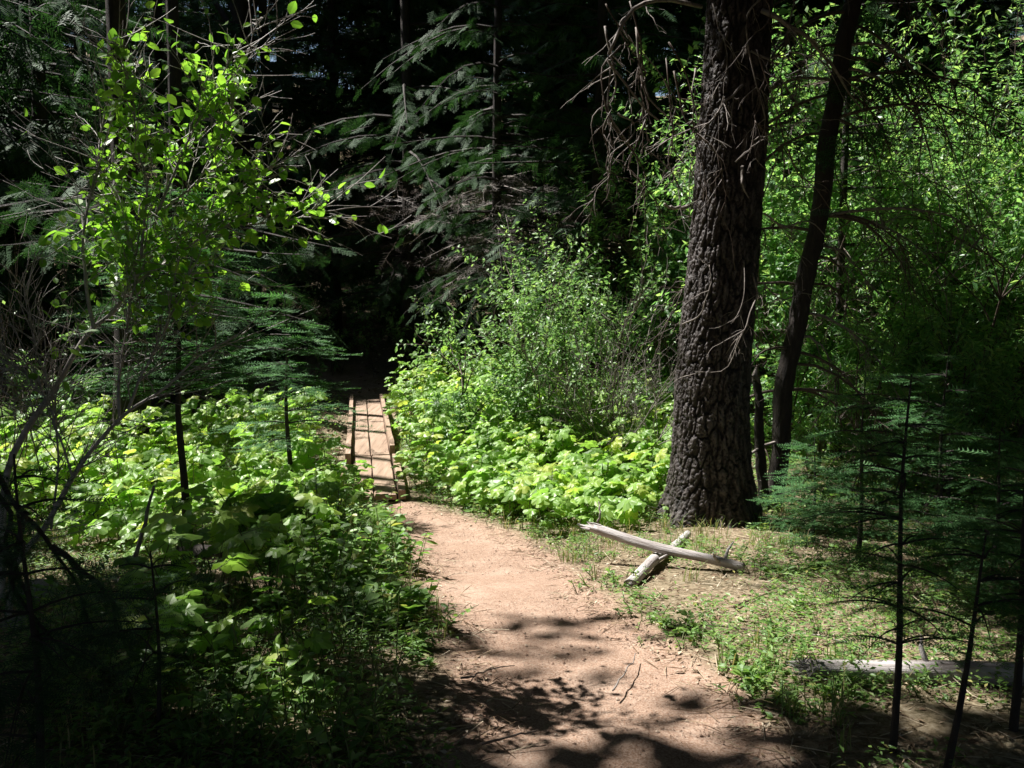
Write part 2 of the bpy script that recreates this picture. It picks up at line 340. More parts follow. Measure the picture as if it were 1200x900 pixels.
def in_poly(px, py, poly):
    c = np.zeros(len(px), bool)
    for i in range(len(poly)):
        a, b_ = poly[i], poly[(i + 1) % len(poly)]
        c ^= ((a[1] > py) != (b_[1] > py)) & (px < (b_[0] - a[0]) * (py - a[1]) / (b_[1] - a[1] + 1e-12) + a[0])
    return c
BRIGHT = [(-.05, .02, [(-60, 490), (200, 470), (400, 462), (405, 560), (440, 590), (480, 650), (515, 735), (490, 745), (440, 715), (380, 690), (300, 655), (150, 660), (-60, 665)]),
          (.0, .0, [(458, 560), (458, 455), (600, 440), (790, 455), (800, 600), (620, 622), (500, 590)]),
          (-.4, .0, [(440, 580), (500, 572), (800, 590), (860, 620), (700, 640), (500, 620)]),
          (-.15, .0, [(460, 610), (500, 596), (700, 600), (880, 640), (1000, 700), (1290, 770), (1290, 830), (960, 824), (880, 808), (820, 772), (700, 742), (600, 748), (535, 770), (500, 690)])]
def in_bright(Pt, rng, tmin):
    out = np.zeros(len(Pt), bool)
    for z0, kp, poly in BRIGHT:
        t_ = (Pt[:, 2] - z0) / S[2]; g = Pt - S * t_[:, None]; y = g[:, 1] * cp - (g[:, 2] - CAMZ) * sp; z = g[:, 1] * sp + (g[:, 2] - CAMZ) * cp; yy = np.maximum(y, .05); sc2 = 1100 / yy
        px = 600 + F * g[:, 0] / yy + .045 * sc2 * rng.normal(size=len(Pt)); py = 450 - F * z / yy + .03 * sc2 * rng.normal(size=len(Pt))
        pl = np.array(poly, float); mg = .2 * sc2 * (t_ > 3)
        out |= (t_ > tmin) & (y > 1) & (in_poly(px, py, pl) | in_poly(px, py - 26 * (t_ > 3), pl) | in_poly(px + mg, py, pl) | in_poly(px - mg, py, pl)) & (rng.random(len(Pt)) >= kp)
    for yp in (10.4, 11.8, 13.2):
        t_ = (Pt[:, 1] - yp) / S[1]; g = Pt - S * t_[:, None]; y = yp * cp - (g[:, 2] - CAMZ) * sp; z = yp * sp + (g[:, 2] - CAMZ) * cp
        px = 600 + F * g[:, 0] / y + 20 * rng.normal(size=len(Pt)); py = 450 - F * z / y
        out |= (t_ > max(tmin, 2.5)) & (px > 860) & (px < 1330) & (py > -120) & (py < 460) & (rng.random(len(Pt)) > .06)
    return out
def shade_keep(Pt, rng, margin=0.0, tmin=.8):
    keep = np.ones(len(Pt), bool)
    if not len(Pt): return keep
    keep &= ~in_bright(Pt, rng, tmin)
    dk = in_dark(Pt); fix = (np.sin(Pt[:, 0] * 91.7 + Pt[:, 1] * 57.3 + Pt[:, 2] * 33.1) * 43758.5) % 1 < .08
    for c, r, k in zip(LC, LR, LK):
        v = Pt - c; t_ = v @ S; d = np.linalg.norm(v - t_[:, None] * S, axis=1)
        near = (t_ > tmin) & (d < r + margin + rng.uniform(-.05, .12, len(Pt)))
        if k: near &= rng.random(len(Pt)) > k
        if r > .12: near &= ~(dk & fix) if (c[2] > .5 and c[1] < 5) else ~dk
        keep &= ~near
    return keep
def in_view(Pt, ymax=9.5, pad=.25):
    y = Pt[:, 1] * cp - (Pt[:, 2] - CAMZ) * sp; z = Pt[:, 1] * sp + (Pt[:, 2] - CAMZ) * cp; yy = np.maximum(y, .01)
    return (y > 0) & (np.abs(Pt[:, 0]) / yy < .545 + pad / yy) & (np.abs(z) / yy < .41 + pad / yy) & (Pt[:, 1] < ymax)

# ------------------------------------------------------------------ foliage templates (x forward, z up, length 1)
def tri_blade(V, F_, b, tip, w):
    b = np.asarray(b, float); tip = np.asarray(tip, float); n = len(V); d = tip - b; s_ = nrm(np.array([-d[1], d[0], 0])) * w / 2
    V += [b - s_, b + s_, tip]; F_.append((n, n + 1, n + 2))
def t_frond(pairs=9, w=.05, seed=1):
    r = np.random.default_rng(seed); V, F_ = [], []; tri_blade(V, F_, (0, 0, 0), (1, 0, -.06), .035)
    for i in range(pairs):
        s_ = .06 + .88 * i / pairs; L = .36 * (1 - .65 * s_)
        for sg in (-1, 1): tri_blade(V, F_, (s_, 0, 0), (s_ + L * r.uniform(.5, .9), sg * L * r.uniform(.7, 1.1), r.uniform(-.14, .02)), w)
    return np.array(V), np.array(F_)
def t_clump(n=20, seed=17):
    r = np.random.default_rng(seed); V, F_ = [], []
    for i in range(n):
        c = np.array([r.uniform(.05, .95), r.normal(0, .2), r.normal(0, .12)]); d = nrm(r.normal(size=3) * [1, 1, .5]); s_ = nrm(np.cross(d, r.normal(size=3))); l = r.uniform(.16, .38); k = len(V)
        V += [c - d * l * .5, c + s_ * l * .28, c + d * l * .5, c - s_ * l * .28]; F_ += [(k, k + 1, k + 2), (k, k + 2, k + 3)]
    return np.array(V), np.array(F_)
def t_needles(pairs=15, L=.17, w=.028, seed=2):
    r = np.random.default_rng(seed); V, F_ = [], []; tri_blade(V, F_, (0, 0, -.005), (1, 0, 0), .02)
    for i in range(pairs):
        s_ = .03 + .95 * i / pairs; l = L * (1 - .45 * s_)
        for sg in (-1, 1): tri_blade(V, F_, (s_, 0, 0), (s_ + l * r.uniform(.4, .7), sg * l * r.uniform(.75, 1.), r.uniform(-.02, .05)), w)
    return np.array(V), np.array(F_)
def t_bough(seed=3, pairs=7, npairs=5, nl=.085, nw=.02):
    r = np.random.default_rng(seed); V, F_ = [], []; tri_blade(V, F_, (0, 0, 0), (1, 0, -.05), .025)
    def twig(b, d, L):
        b = np.array(b, float); d = nrm(np.array(d, float)); tri_blade(V, F_, b, b + d * L, .018); sd = np.array([-d[1], d[0], 0])
        for i in range(npairs):
            q = b + d * L * (.1 + .88 * i / npairs)
            for sg in (-1, 1): tri_blade(V, F_, q, q + nl * (d * .6 + sd * sg * .8 + [0, 0, r.uniform(-.25, .15)]), nw)
    for i in range(pairs):
        s_ = .06 + .8 * i / pairs; L = .42 * (1 - .65 * s_)
        for sg in (-1, 1): twig((s_, 0, -.04 * s_), (r.uniform(.55, .8), sg * r.uniform(.6, .8), r.uniform(-.3, -.02)), L * r.uniform(.8, 1.15))
    twig((.8, 0, -.04), (1, 0, -.1), .22); return np.array(V), np.array(F_)
def t_leaf(w=.32, fold=.07, curl=.12):
    xs_ = [0, .22, .55, .82, 1.0]; ws = [0, .85, 1, .6, 0]
    V = []; F_ = []
    for x, q in zip(xs_, ws):
        z = -curl * x * x
        if q == 0: V.append((x, 0, z))
        else: V += [(x, -w * q, z + fold * q), (x, 0, z), (x, w * q, z + fold * q)]
    # 0 | 1 2 3 | 4 5 6 | 7 8 9 | 10
    F_ = [(0, 1, 2), (0, 2, 3), (1, 4, 2), (2, 4, 5), (2, 5, 3), (3, 5, 6), (4, 7, 5), (5, 7, 8), (5, 8, 6), (6, 8, 9), (7, 10, 8), (8, 10, 9)]
    return np.array(V, float), np.array(F_)
def t_leaf4(w=.28, fold=.06): return np.array([(0, 0, 0), (.45, -w, fold), (.45, 0, -.02), (.45, w, fold), (1, 0, -.1)], float), np.array([(0, 1, 2), (0, 2, 3), (1, 4, 2), (2, 4, 3)])
def t_palm(seed=5):
    r = np.random.default_rng(seed)  # five lobed maple-like leaf, petiole joint at the origin, tip at x=1
    pol = [(-168, .30), (-140, .52), (-118, .62), (-100, .52), (-86, .46), (-70, .68), (-54, .80), (-40, .66), (-30, .52), (-14, .82), (0, 1.0), (14, .82), (30, .52), (40, .66), (54, .80), (70, .68), (86, .46), (100, .52), (118, .62), (140, .52), (168, .30)]
    V = [(0, 0, 0)]
    for a, q in pol:
        a = rad(a + r.uniform(-3, 3)); q *= r.uniform(.93, 1.06); V.append((q * math.cos(a), q * math.sin(a), -.16 * q * q + .07 * math.cos(5 * a) * q + r.uniform(-.02, .02)))
    V = np.array(V); V[:, :2] *= .62; n = len(pol)
    # an inner ring so the blade bends
    inner = V[1:] * .5; inner[:, 2] = V[1:, 2] * .2 + .03
    V = np.vstack([V, inner]); F_ = []
    for i in range(n - 1): F_ += [(0, n + 1 + i, n + 2 + i), (n + 1 + i, 1 + i, 2 + i), (n + 1 + i, 2 + i, n + 2 + i)]
    return V, np.array(F_)
FROND = t_frond(9, .06); FROND_C = t_clump(); NEED = t_needles(); NEED2 = t_needles(9, .2, .045); BOUGH = t_bough(); LEAF = t_leaf(); LEAF4 = t_leaf4(); PALM = t_palm(); PALM2 = t_palm(9); NARROW = t_leaf(.14, .03, .2); NARROW4 = t_leaf4(.13, .03)
TWIGT = t_frond(6, .018, 12)

# ------------------------------------------------------------------ conifers
def conifer_data(rng, Ht, base, R, step=.4, nb=4, sp_step=.2, spray=.5, droop=.3, power=.8, up=.12, zmax=None):
    """-> branch polylines+radii, spray positions, dirs, sizes"""
    br, pos, dr, sz, bi = [], [], [], [], []
    z = base
    while z < Ht * .985:
        f = (z - base) / (Ht - base)
        for q in range(nb):
            az = rng.uniform(0, 2 * math.pi); L = R * max(.06, (1 - f)) ** power * rng.uniform(.6, 1.1) * (1 - .25 * math.exp(-f * 12))
            o = np.array([math.cos(az), math.sin(az), 0]); zz = z + rng.uniform(-.5, .5) * step
            s_ = np.linspace(0, 1, 6)[:, None]; side = np.array([-o[1], o[0], 0]); bend = rng.uniform(-.15, .15)
            dq = droop * rng.uniform(.5, 1.4)
            pts = np.array([0, 0, zz]) + o * L * s_ + side * bend * L * s_ ** 2 + np.array([0, 0, 1]) * L * (up * s_ - dq * s_ ** 2 + .1 * s_ ** 4)
            br.append((pts, .011 * L + .004))
            n = max(2, int(L * .85 / sp_step)); ss = np.linspace(.18, 1, n)
            for i, s1 in enumerate(ss):
                k = s1 * 5; i0 = min(4, int(k)); p = pts[i0] * (1 - (k - i0)) + pts[i0 + 1] * (k - i0); t_ = nrm(pts[i0 + 1] - pts[i0])
                for sg in ((-1, 1) if i < n - 1 else (0,)):
                    d = t_ * .75 + side * sg * .8 + np.array([0, 0, rng.uniform(-1.0, .05)])
                    bi.append(len(br) - 1); pos.append(p); dr.append(d); sz.append(spray * (1.15 - .5 * s1) * rng.uniform(.75, 1.2))
        z += step * (1 + .3 * rng.random())
    conifer_data.bi = np.array(bi); return br, np.array(pos), nrm(np.array(dr)), np.array(sz)
def trunk_pts(rng, Ht, lean=(0, 0)):
    z = np.linspace(-.3, Ht, 12); return np.stack([lean[0] * z + .04 * np.sin(z * .5 + rng.uniform(0, 6)), lean[1] * z + .04 * np.sin(z * .6 + rng.uniform(0, 6)), z], 1)
def flare(z, r, Ht): return r * (1 - .85 * np.clip(z, 0, Ht) / Ht) * (1 + .5 * np.exp(-np.clip(z + .3, 0, 9) * 2.2))
def dead_branches(rng, z0, z1, n, L0, mb, twigs=True):
    for q in range(n):
        az = rng.uniform(0, 2 * math.pi); L = L0 * rng.uniform(.35, 1.1); z = rng.uniform(z0, z1)
        o = np.array([math.cos(az), math.sin(az), 0]); side = np.array([-o[1], o[0], 0]); s_ = np.linspace(0, 1, 6)[:, None]
        pts = np.array([0, 0, z]) + o * L * s_ + side * rng.uniform(-.3, .3) * L * s_ ** 2 + np.array([0, 0, 1]) * L * (rng.uniform(-.2, .2) * s_ - rng.uniform(.1, .5) * s_ ** 2)
        mb.add(*tube(pts, np.linspace(.009, .002, 6), 4, False))
        if twigs:
            k = int(L * 9); ss = rng.uniform(.25, 1, k); i0 = np.minimum(4, (ss * 5).astype(int)); u = (ss * 5 - i0)[:, None]
            p = pts[i0] * (1 - u) + pts[i0 + 1] * u; d = nrm(o * .6 + side * rng.choice([-1, 1], k)[:, None] * .8 + rng.normal(0, .35, (k, 3)) + [0, 0, -.3])
            mb.add(*inst(*TWIGT, p, frames(d, np.tile([0, 0, 1.], (k, 1)) + rng.normal(0, .5, (k, 3))), rng.uniform(.2, .5, k)))
def tilt_frames(rng, d, k, amt=.7):
    return frames(d, np.tile([0, 0, 1.], (k, 1)) + rng.normal(0, amt, (k, 3)))
def make_conifer(name, loc, label, cat, group, rng, Ht, base, R, r0, tmpl, mat, filt=True, cull=False, dead=0, deadL=1.5, branches=True, tmin=.8, dz0=.8, dmat='dead', **kw):
    loc = np.array([loc[0], loc[1], hz(loc[0], loc[1])]); root = thing(name, label, cat, loc, group)
    tp = trunk_pts(rng, Ht); obj('trunk', (lambda V, F_: mk('trunk', V, F_, M['bark'], True))(*tube(tp, flare(tp[:, 2], r0, Ht), 12, True, .07)), root)
    br, pos, d, sz = conifer_data(rng, Ht, base, R, **kw)
    if filt or cull:
        k = shade_keep(pos + loc + d * sz[:, None] * .5, rng, 0, tmin) if filt else np.ones(len(pos), bool)
        if cull: k &= ~in_view(pos + loc, cull if cull is not True else 9.5)
        bi = conifer_data.bi; tot = np.bincount(bi, minlength=len(br)); kp = np.bincount(bi[k], minlength=len(br)); br = [q for q, a_, b__ in zip(br, kp, tot) if a_ > .62 * b__]
        pos, d, sz = pos[k], d[k], sz[k]
    V, F_ = inst(*tmpl, pos, tilt_frames(rng, d, len(pos)), sz)
    mb = MB(); mb.add(V, F_); nl = len(F_)
    if branches:
        for pts, r in br:
            if cull and in_view(pts + loc, cull if cull is not True else 9.5).any(): continue
            mb.add(*tube(pts, np.linspace(r, .003, 6), 4, False))
    V, F_ = mb.get(); mi = np.zeros(len(F_), int); mi[nl:] = 1
    obj('crown', mk('crown', V, F_, [M[mat], M['bark']], False, mi), root)
    if dead:
        mb = MB(); dead_branches(rng, dz0, max(base, dz0) + 1.8, dead, deadL, mb); V, F_ = mb.get()
        if cull: 
            pass
        obj('dead_branches', mk('dead_branches', V, F_, M[dmat]), root)
    return root
def copy_tree(o, loc, rz, s=1):
    c = o.copy(); COL.objects.link(c); c.location = tuple(float(q) for q in loc); c.rotation_euler = (0, 0, rz); c.scale = (s, s, s)
    for ch in list(o.children):
        d = ch.copy(); COL.objects.link(d); d.parent = c
    return c

# --- the dark forest beyond and around: jittered grid
FL = 'tall dark conifer standing in the deep shade of the forest beyond the trail'
FG = 'dark conifers of the surrounding forest'
protos = []
cand = []
for gx in np.arange(-30, 31, 4.0):
    for gy in np.arange(-9, 54, 4.0):
        x = gx + RS.uniform(-1.3, 1.3); y = gy + RS.uniform(-1.3, 1.3)
        if y < 18.8 and -0.62 * max(y, 0) - 1.0 < x < .62 * max(y, 0) + 1.2: continue
        if abs(x) < 2.2 and y > -12 and y < 3: continue
        if abs(pathd(x, y)) < .9 or pathd(x, y) > 0: continue
        if y < 18.5 and not trunk_ok(x, y): continue
        cand.append((x, y))
for q, (x, y) in enumerate(cand):
    rng = np.random.default_rng(100 + q); near = y < 18.5
    loc = np.array([x, y, hz(x, y)])
    # would this tree shade a lit spot?
    zt = np.linspace(3, 19, 9); tp = loc + np.stack([0 * zt, 0 * zt, zt], 1); hit = False
    for c, r, k in zip(LC, LR, LK):
        v = tp - c; t_ = v @ S; d_ = np.linalg.norm(v - t_[:, None] * S, axis=1)
        if ((t_ > 0) & (d_ < r + 3.6)).any(): hit = True; break
    if near or hit:
        back = y >= 18.5
        Ht = rng.uniform(17, 22); b_ = rng.uniform(.8, 3.5) if back else rng.uniform(3, 5.0)
        make_conifer('conifer', (x, y), FL, 'tree', FG, rng, Ht, b_, rng.uniform(2.9, 3.7), rng.uniform(.14, .26), FROND if back else FROND_C, 'fir', True, cull=9.5 if not back else False,
                     dead=8 if back and y < 26 else 0, deadL=1.0, dmat='twig', step=.5, nb=5, sp_step=.26, spray=.62, branches=back)
    else:
        if len(protos) < 5:
            o = make_conifer('conifer', (x, y), FL, 'tree', FG, rng, 19, 1.3, 3.3, .2, FROND, 'fir', False, dead=6, deadL=1.0, dmat='twig', step=.5, nb=5, sp_step=.26, spray=.62)
            protos.append(o)
        else: copy_tree(protos[rng.integers(5)], loc, rng.uniform(0, 6.28), rng.uniform(.85, 1.15))

# --- broadleaf trees added for shade, crowns above the frame, gaps cut where sun lands
TT = [(-7.5, 3.0), (-8.5, 9.5), (-12, 15), (-6.6, -3.5), (-14, 5), (-20, 11), (-19, 20), (-12, 23), (-4, -8), (4.5, -5), (9.5, 1.5), (12.5, 8), (-24, 3), (-16, -4), (1.5, 20.5), (-5.5, 20), (8, 21), (14.5, 15)]
def shade_canopy():
    rng = np.random.default_rng(401); n = 70000
    p = np.stack([rng.uniform(-27, 17, n), rng.uniform(-9, 25, n), rng.uniform(9.2, 14.5, n)], 1); p = p[vnoise(p[:, 0] * .9, p[:, 1] * .9 + p[:, 2] * .5, 71) > -.75]
    T = np.array(TT); own = np.argmin(np.hypot(p[:, None, 0] - T[None, :, 0], p[:, None, 1] - T[None, :, 1]), 1)
    keep = shade_keep(p, rng, .12) & ~in_view(p, 60, .4); p = p[keep]; own = own[keep]
    for i, (x, y) in enumerate(TT):
        loc = np.array([x, y, hz(x, y)]); root = thing('shade_tree', 'broadleaf tree added to shade the trail, its crown out of view above the picture', 'tree', loc, 'broadleaf trees added to shade the trail')
        q = p[own == i] - loc; wood = MB(); z = np.linspace(-.3, 12, 14); wood.add(*tube(np.stack([.12 * np.sin(z * .4 + i), .12 * np.cos(z * .3 + i), z], 1), .24 * (1 - z / 17) * (1 + .5 * np.exp(-(z + .3) * 2)), 12, True, .06))
        if len(q):
            for e in q[rng.integers(0, len(q), min(44, len(q)))]:
                b0 = np.array([.12 * math.sin(3 + i), .12 * math.cos(2.4 + i), rng.uniform(6.5, 10)]); u = np.linspace(0, 1, 7)[:, None]; c = b0 + (e - b0) * u + np.array([0, 0, .12]) * np.linalg.norm(e - b0) * np.sin(u * math.pi); (wood.add(*tube(c, np.linspace(.07, .012, 7), 5, False)) if shade_keep(spline(c, 30) + loc, rng, .1).all() else None)
        obj('trunk', wood.mesh('trunk', M['bark'], True), root); d = rvec(rng, len(q)) * [1, 1, .4]
        V, F_ = inst(*FROND_C, q, frames(d, np.tile([0, 0, 1.], (len(q), 1)) + rng.normal(0, .5, (len(q), 3))), rng.uniform(.7, 1.15, len(q))); obj('crown', mk('crown', V, F_, M['fir']), root)
shade_canopy()
# ================================================================== conifers seen in the picture
def lab_conifer(name, px, Y, label, **kw):
    kw.setdefault('tmin', 7.0 if Y > 14 else 4.8); kw.setdefault('dmat', 'twig'); p = P(px, 400, Y); return make_conifer(name, (p[0], Y), label, 'tree', None, np.random.default_rng(int(abs(px * 7 + Y))), **kw)
# big left conifer whose bough tips reach right into the sun
lab_conifer('spruce', 150, 10.6, 'large drooping spruce behind the leafy shrub, its right bough tips silvery green in sun', tmin=3.2, Ht=9, base=1.9, R=3.2, r0=.2, tmpl=BOUGH, mat='fir', step=.42, nb=5, sp_step=.26, spray=.5, droop=.32, power=.55)
lab_conifer('spruce', -60, 12.5, 'dark spruce at the left picture edge with grey dead twigs low on its trunk', Ht=16, base=1.6, R=3.0, r0=.2, tmpl=FROND, mat='fir', step=.5, nb=5, sp_step=.26, spray=.55, dead=24, deadL=1.4, dmat='dead')
lab_conifer('fir', 478, 18.6, 'fir with a dim upright trunk above the far end of the footbridge, boughs reaching left', Ht=17, base=1.9, R=3.4, r0=.14, tmpl=BOUGH, mat='fir', step=.36, nb=5, sp_step=.2, spray=.40, droop=.5, power=.6, dead=50, deadL=2.0, dz0=2.4)
lab_conifer('fir', 585, 16.3, 'fir hung with many grey drooping dead branches in the middle background', Ht=15, base=1.9, R=2.6, r0=.10, tmpl=BOUGH, mat='fir', step=.34, nb=5, sp_step=.2, spray=.36, droop=.55, power=.5, dead=70, deadL=1.9, dz0=2.2, dmat='dead')
lab_conifer('fir', 700, 15.2, 'dark fir behind the twiggy thicket left of the big pine', Ht=16, base=1.6, R=2.6, r0=.12, tmpl=FROND, mat='fir', step=.36, nb=6, power=.5, sp_step=.24, spray=.5, dead=45, deadL=1.6, dz0=1.5)
lab_conifer('fir', 395, 21.5, 'slim black trunked fir rising above the footbridge left of the dim upright trunk', Ht=18, base=4.5, R=2.6, r0=.11, tmpl=FROND, mat='fir', step=.36, nb=6, power=.5, sp_step=.26, spray=.5, dead=20)
lab_conifer('fir', 985, 10.8, 'fir with hanging boughs just right of the leaning trunk', Ht=14, base=2.5, R=1.5, r0=.05, tmpl=BOUGH, mat='fir', step=.5, nb=3, sp_step=.3, spray=.42, dead=26, deadL=1.2)
lab_conifer('fir', 790, 12.6, 'small fir with pale blue green boughs just left of the big pine trunk', Ht=3.1, base=.5, R=1.3, r0=.04, tmpl=BOUGH, mat='firlit', step=.26, nb=4, sp_step=.2, spray=.38)

for px, Y, b_, R, l in [(60, 15, 1.0, 3.0, 'black green spruce in the deep shade at the far left'), (215, 15.5, 1.2, 2.4, 'black spruce behind the silvery tipped one at upper left'), (-40, 13.6, 1.5, 2.6, 'dark spruce cut off by the left edge beside the bare grey twigs'), (320, 20.5, .8, 2.6, 'dark spruce beyond the far end of the footbridge at left'), (640, 19.5, .9, 3.0, 'black spruce behind the grey drooping dead branches'), (800, 17.5, 1.0, 2.8, 'dark spruce in the gap left of the big pine trunk'), (455, 23, .5, 2.8, 'low branched black spruce closing the view above the footbridge'), (545, 21.5, 1.2, 2.6, 'dark spruce above the sunny litter slope'), (1000, 17, 1.5, 2.8, 'dark spruce showing over the bright willows')]:
    lab_conifer('spruce', px, Y, l, Ht=16, base=b_, R=R, r0=.15, tmpl=FROND, mat='fir', step=.36, nb=7, sp_step=.24, spray=.6, droop=.5, power=.45, tmin=3.0 if px == 215 else 7.0)

# ------------------------------------------------------------------ young firs with real needles
def sapling(name, px, py, Y, top, R, label, r0=.018, base=.35, step=.09, mat='firlit', tw=.15, tmpl=NEED, lean=0.0, group=None, nb=3):
    p = P(px, py, Y) if py is not None else P(px, 400, Y)
    x, y = p[0], Y; z0 = hz(x, y); rng = np.random.default_rng(int(px + Y * 31)); Ht = top - z0
    root = thing(name, label, 'young tree', (x, y, z0), group)
    z = np.linspace(-.05, Ht, 14); tp = np.stack([lean * z + .012 * np.sin(z * 5), .01 * np.sin(z * 4), z], 1)
    obj('trunk', (lambda V, F_: mk('trunk', V, F_, M['bark'], True))(*tube(tp, np.linspace(r0, .003, 14), 8, True, .08)), root)
    mb = MB(); pos, dr, sz = [], [], []
    z = base
    while z < Ht:
        f = (z - base) / max(Ht - base, .01)
        for q in range(nb):
            az = rng.uniform(0, 6.28); L = R * (1 - f) ** .7 * rng.uniform(.5, 1.1) * (.65 + .35 * min(1, f * 4)) + .05
            o = np.array([math.cos(az), math.sin(az), 0]); side = np.array([-o[1], o[0], 0]); s_ = np.linspace(0, 1, 6)[:, None]
            c = np.array([lean * z, 0, z]); pts = c + o * L * s_ + np.array([0, 0, 1]) * L * (.25 * s_ - .35 * s_ ** 2) + side * rng.uniform(-.1, .1) * s_ * L
            mb.add(*tube(pts, np.linspace(.0045 if R < .6 else .007, .0012, 6), 4, False))
            n = max(3, int(L / (tw * .42)))
            for i, s1 in enumerate(np.linspace(.15, 1, n)):
                k = s1 * 5; i0 = min(4, int(k)); pp = pts[i0] * (1 - (k - i0)) + pts[i0 + 1] * (k - i0)
                for sg in ((-1, 1) if i < n - 1 else (0,)):
                    d = nrm(o * .8 + side * sg * .75 + np.array([0, 0, rng.uniform(-.25, .1)])); l = tw * rng.uniform(.8, 1.25) * (1.25 - .4 * s1)
                    pos.append(pp); dr.append(d); sz.append(l)
                    if l > tw * .75 and L > .25:   # second order twigs
                        sd = np.array([-d[1], d[0], 0])
                        for s2 in (-1, 1): pos.append(pp + d * l * .45); dr.append(nrm(d * .8 + sd * s2 * .8 + np.array([0, 0, -.1]))); sz.append(l * .7)
        z += step * rng.uniform(.7, 1.3)
    nb_ = sum(len(f) for f in mb.F); pos = np.array(pos); dr = np.array(dr)
    mb.add(*inst(*tmpl, pos, tilt_frames(rng, dr, len(pos), .2), np.array(sz))); V, F_ = mb.get()
    mi = np.ones(len(F_), int); mi[nb_:] = 0
    obj('crown', mk('crown', V, F_, [M[mat], M['bark']], False, mi), root); return root
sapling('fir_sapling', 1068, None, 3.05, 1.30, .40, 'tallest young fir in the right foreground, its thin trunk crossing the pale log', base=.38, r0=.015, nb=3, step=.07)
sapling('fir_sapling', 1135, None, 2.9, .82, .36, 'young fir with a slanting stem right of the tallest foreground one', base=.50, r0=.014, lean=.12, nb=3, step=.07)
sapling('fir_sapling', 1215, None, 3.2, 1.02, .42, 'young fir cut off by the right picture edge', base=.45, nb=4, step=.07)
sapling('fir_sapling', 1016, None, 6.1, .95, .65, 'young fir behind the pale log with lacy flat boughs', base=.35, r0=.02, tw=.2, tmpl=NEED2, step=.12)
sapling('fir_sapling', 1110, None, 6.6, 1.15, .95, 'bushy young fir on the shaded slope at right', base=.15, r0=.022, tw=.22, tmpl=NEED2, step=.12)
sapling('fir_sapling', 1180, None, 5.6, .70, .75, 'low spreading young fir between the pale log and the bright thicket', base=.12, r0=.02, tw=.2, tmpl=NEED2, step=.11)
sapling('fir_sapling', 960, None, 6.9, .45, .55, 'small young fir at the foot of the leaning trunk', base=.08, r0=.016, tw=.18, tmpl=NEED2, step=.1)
# the young tree in the left thimbleberries
sapling('fir_sapling', 208, None, 6.5, 2.25, .95, 'young fir with a bare straight stem standing in the left thimbleberry patch', base=1.12, r0=.034, tw=.24, tmpl=NEED2, step=.085, nb=4)
sapling('fir_sapling', 335, None, 8.2, 1.5, .8, 'dark young fir left of the footbridge behind the stemmed one', base=.7, r0=.03, tw=.24, tmpl=NEED2, step=.12)
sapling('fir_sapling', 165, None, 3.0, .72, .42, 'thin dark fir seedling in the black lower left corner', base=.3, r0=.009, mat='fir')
sapling('fir_sapling', 15, None, 2.6, 1.12, .5, 'dark needled fir crossing the left picture edge', base=.2, r0=.014, mat='fir')

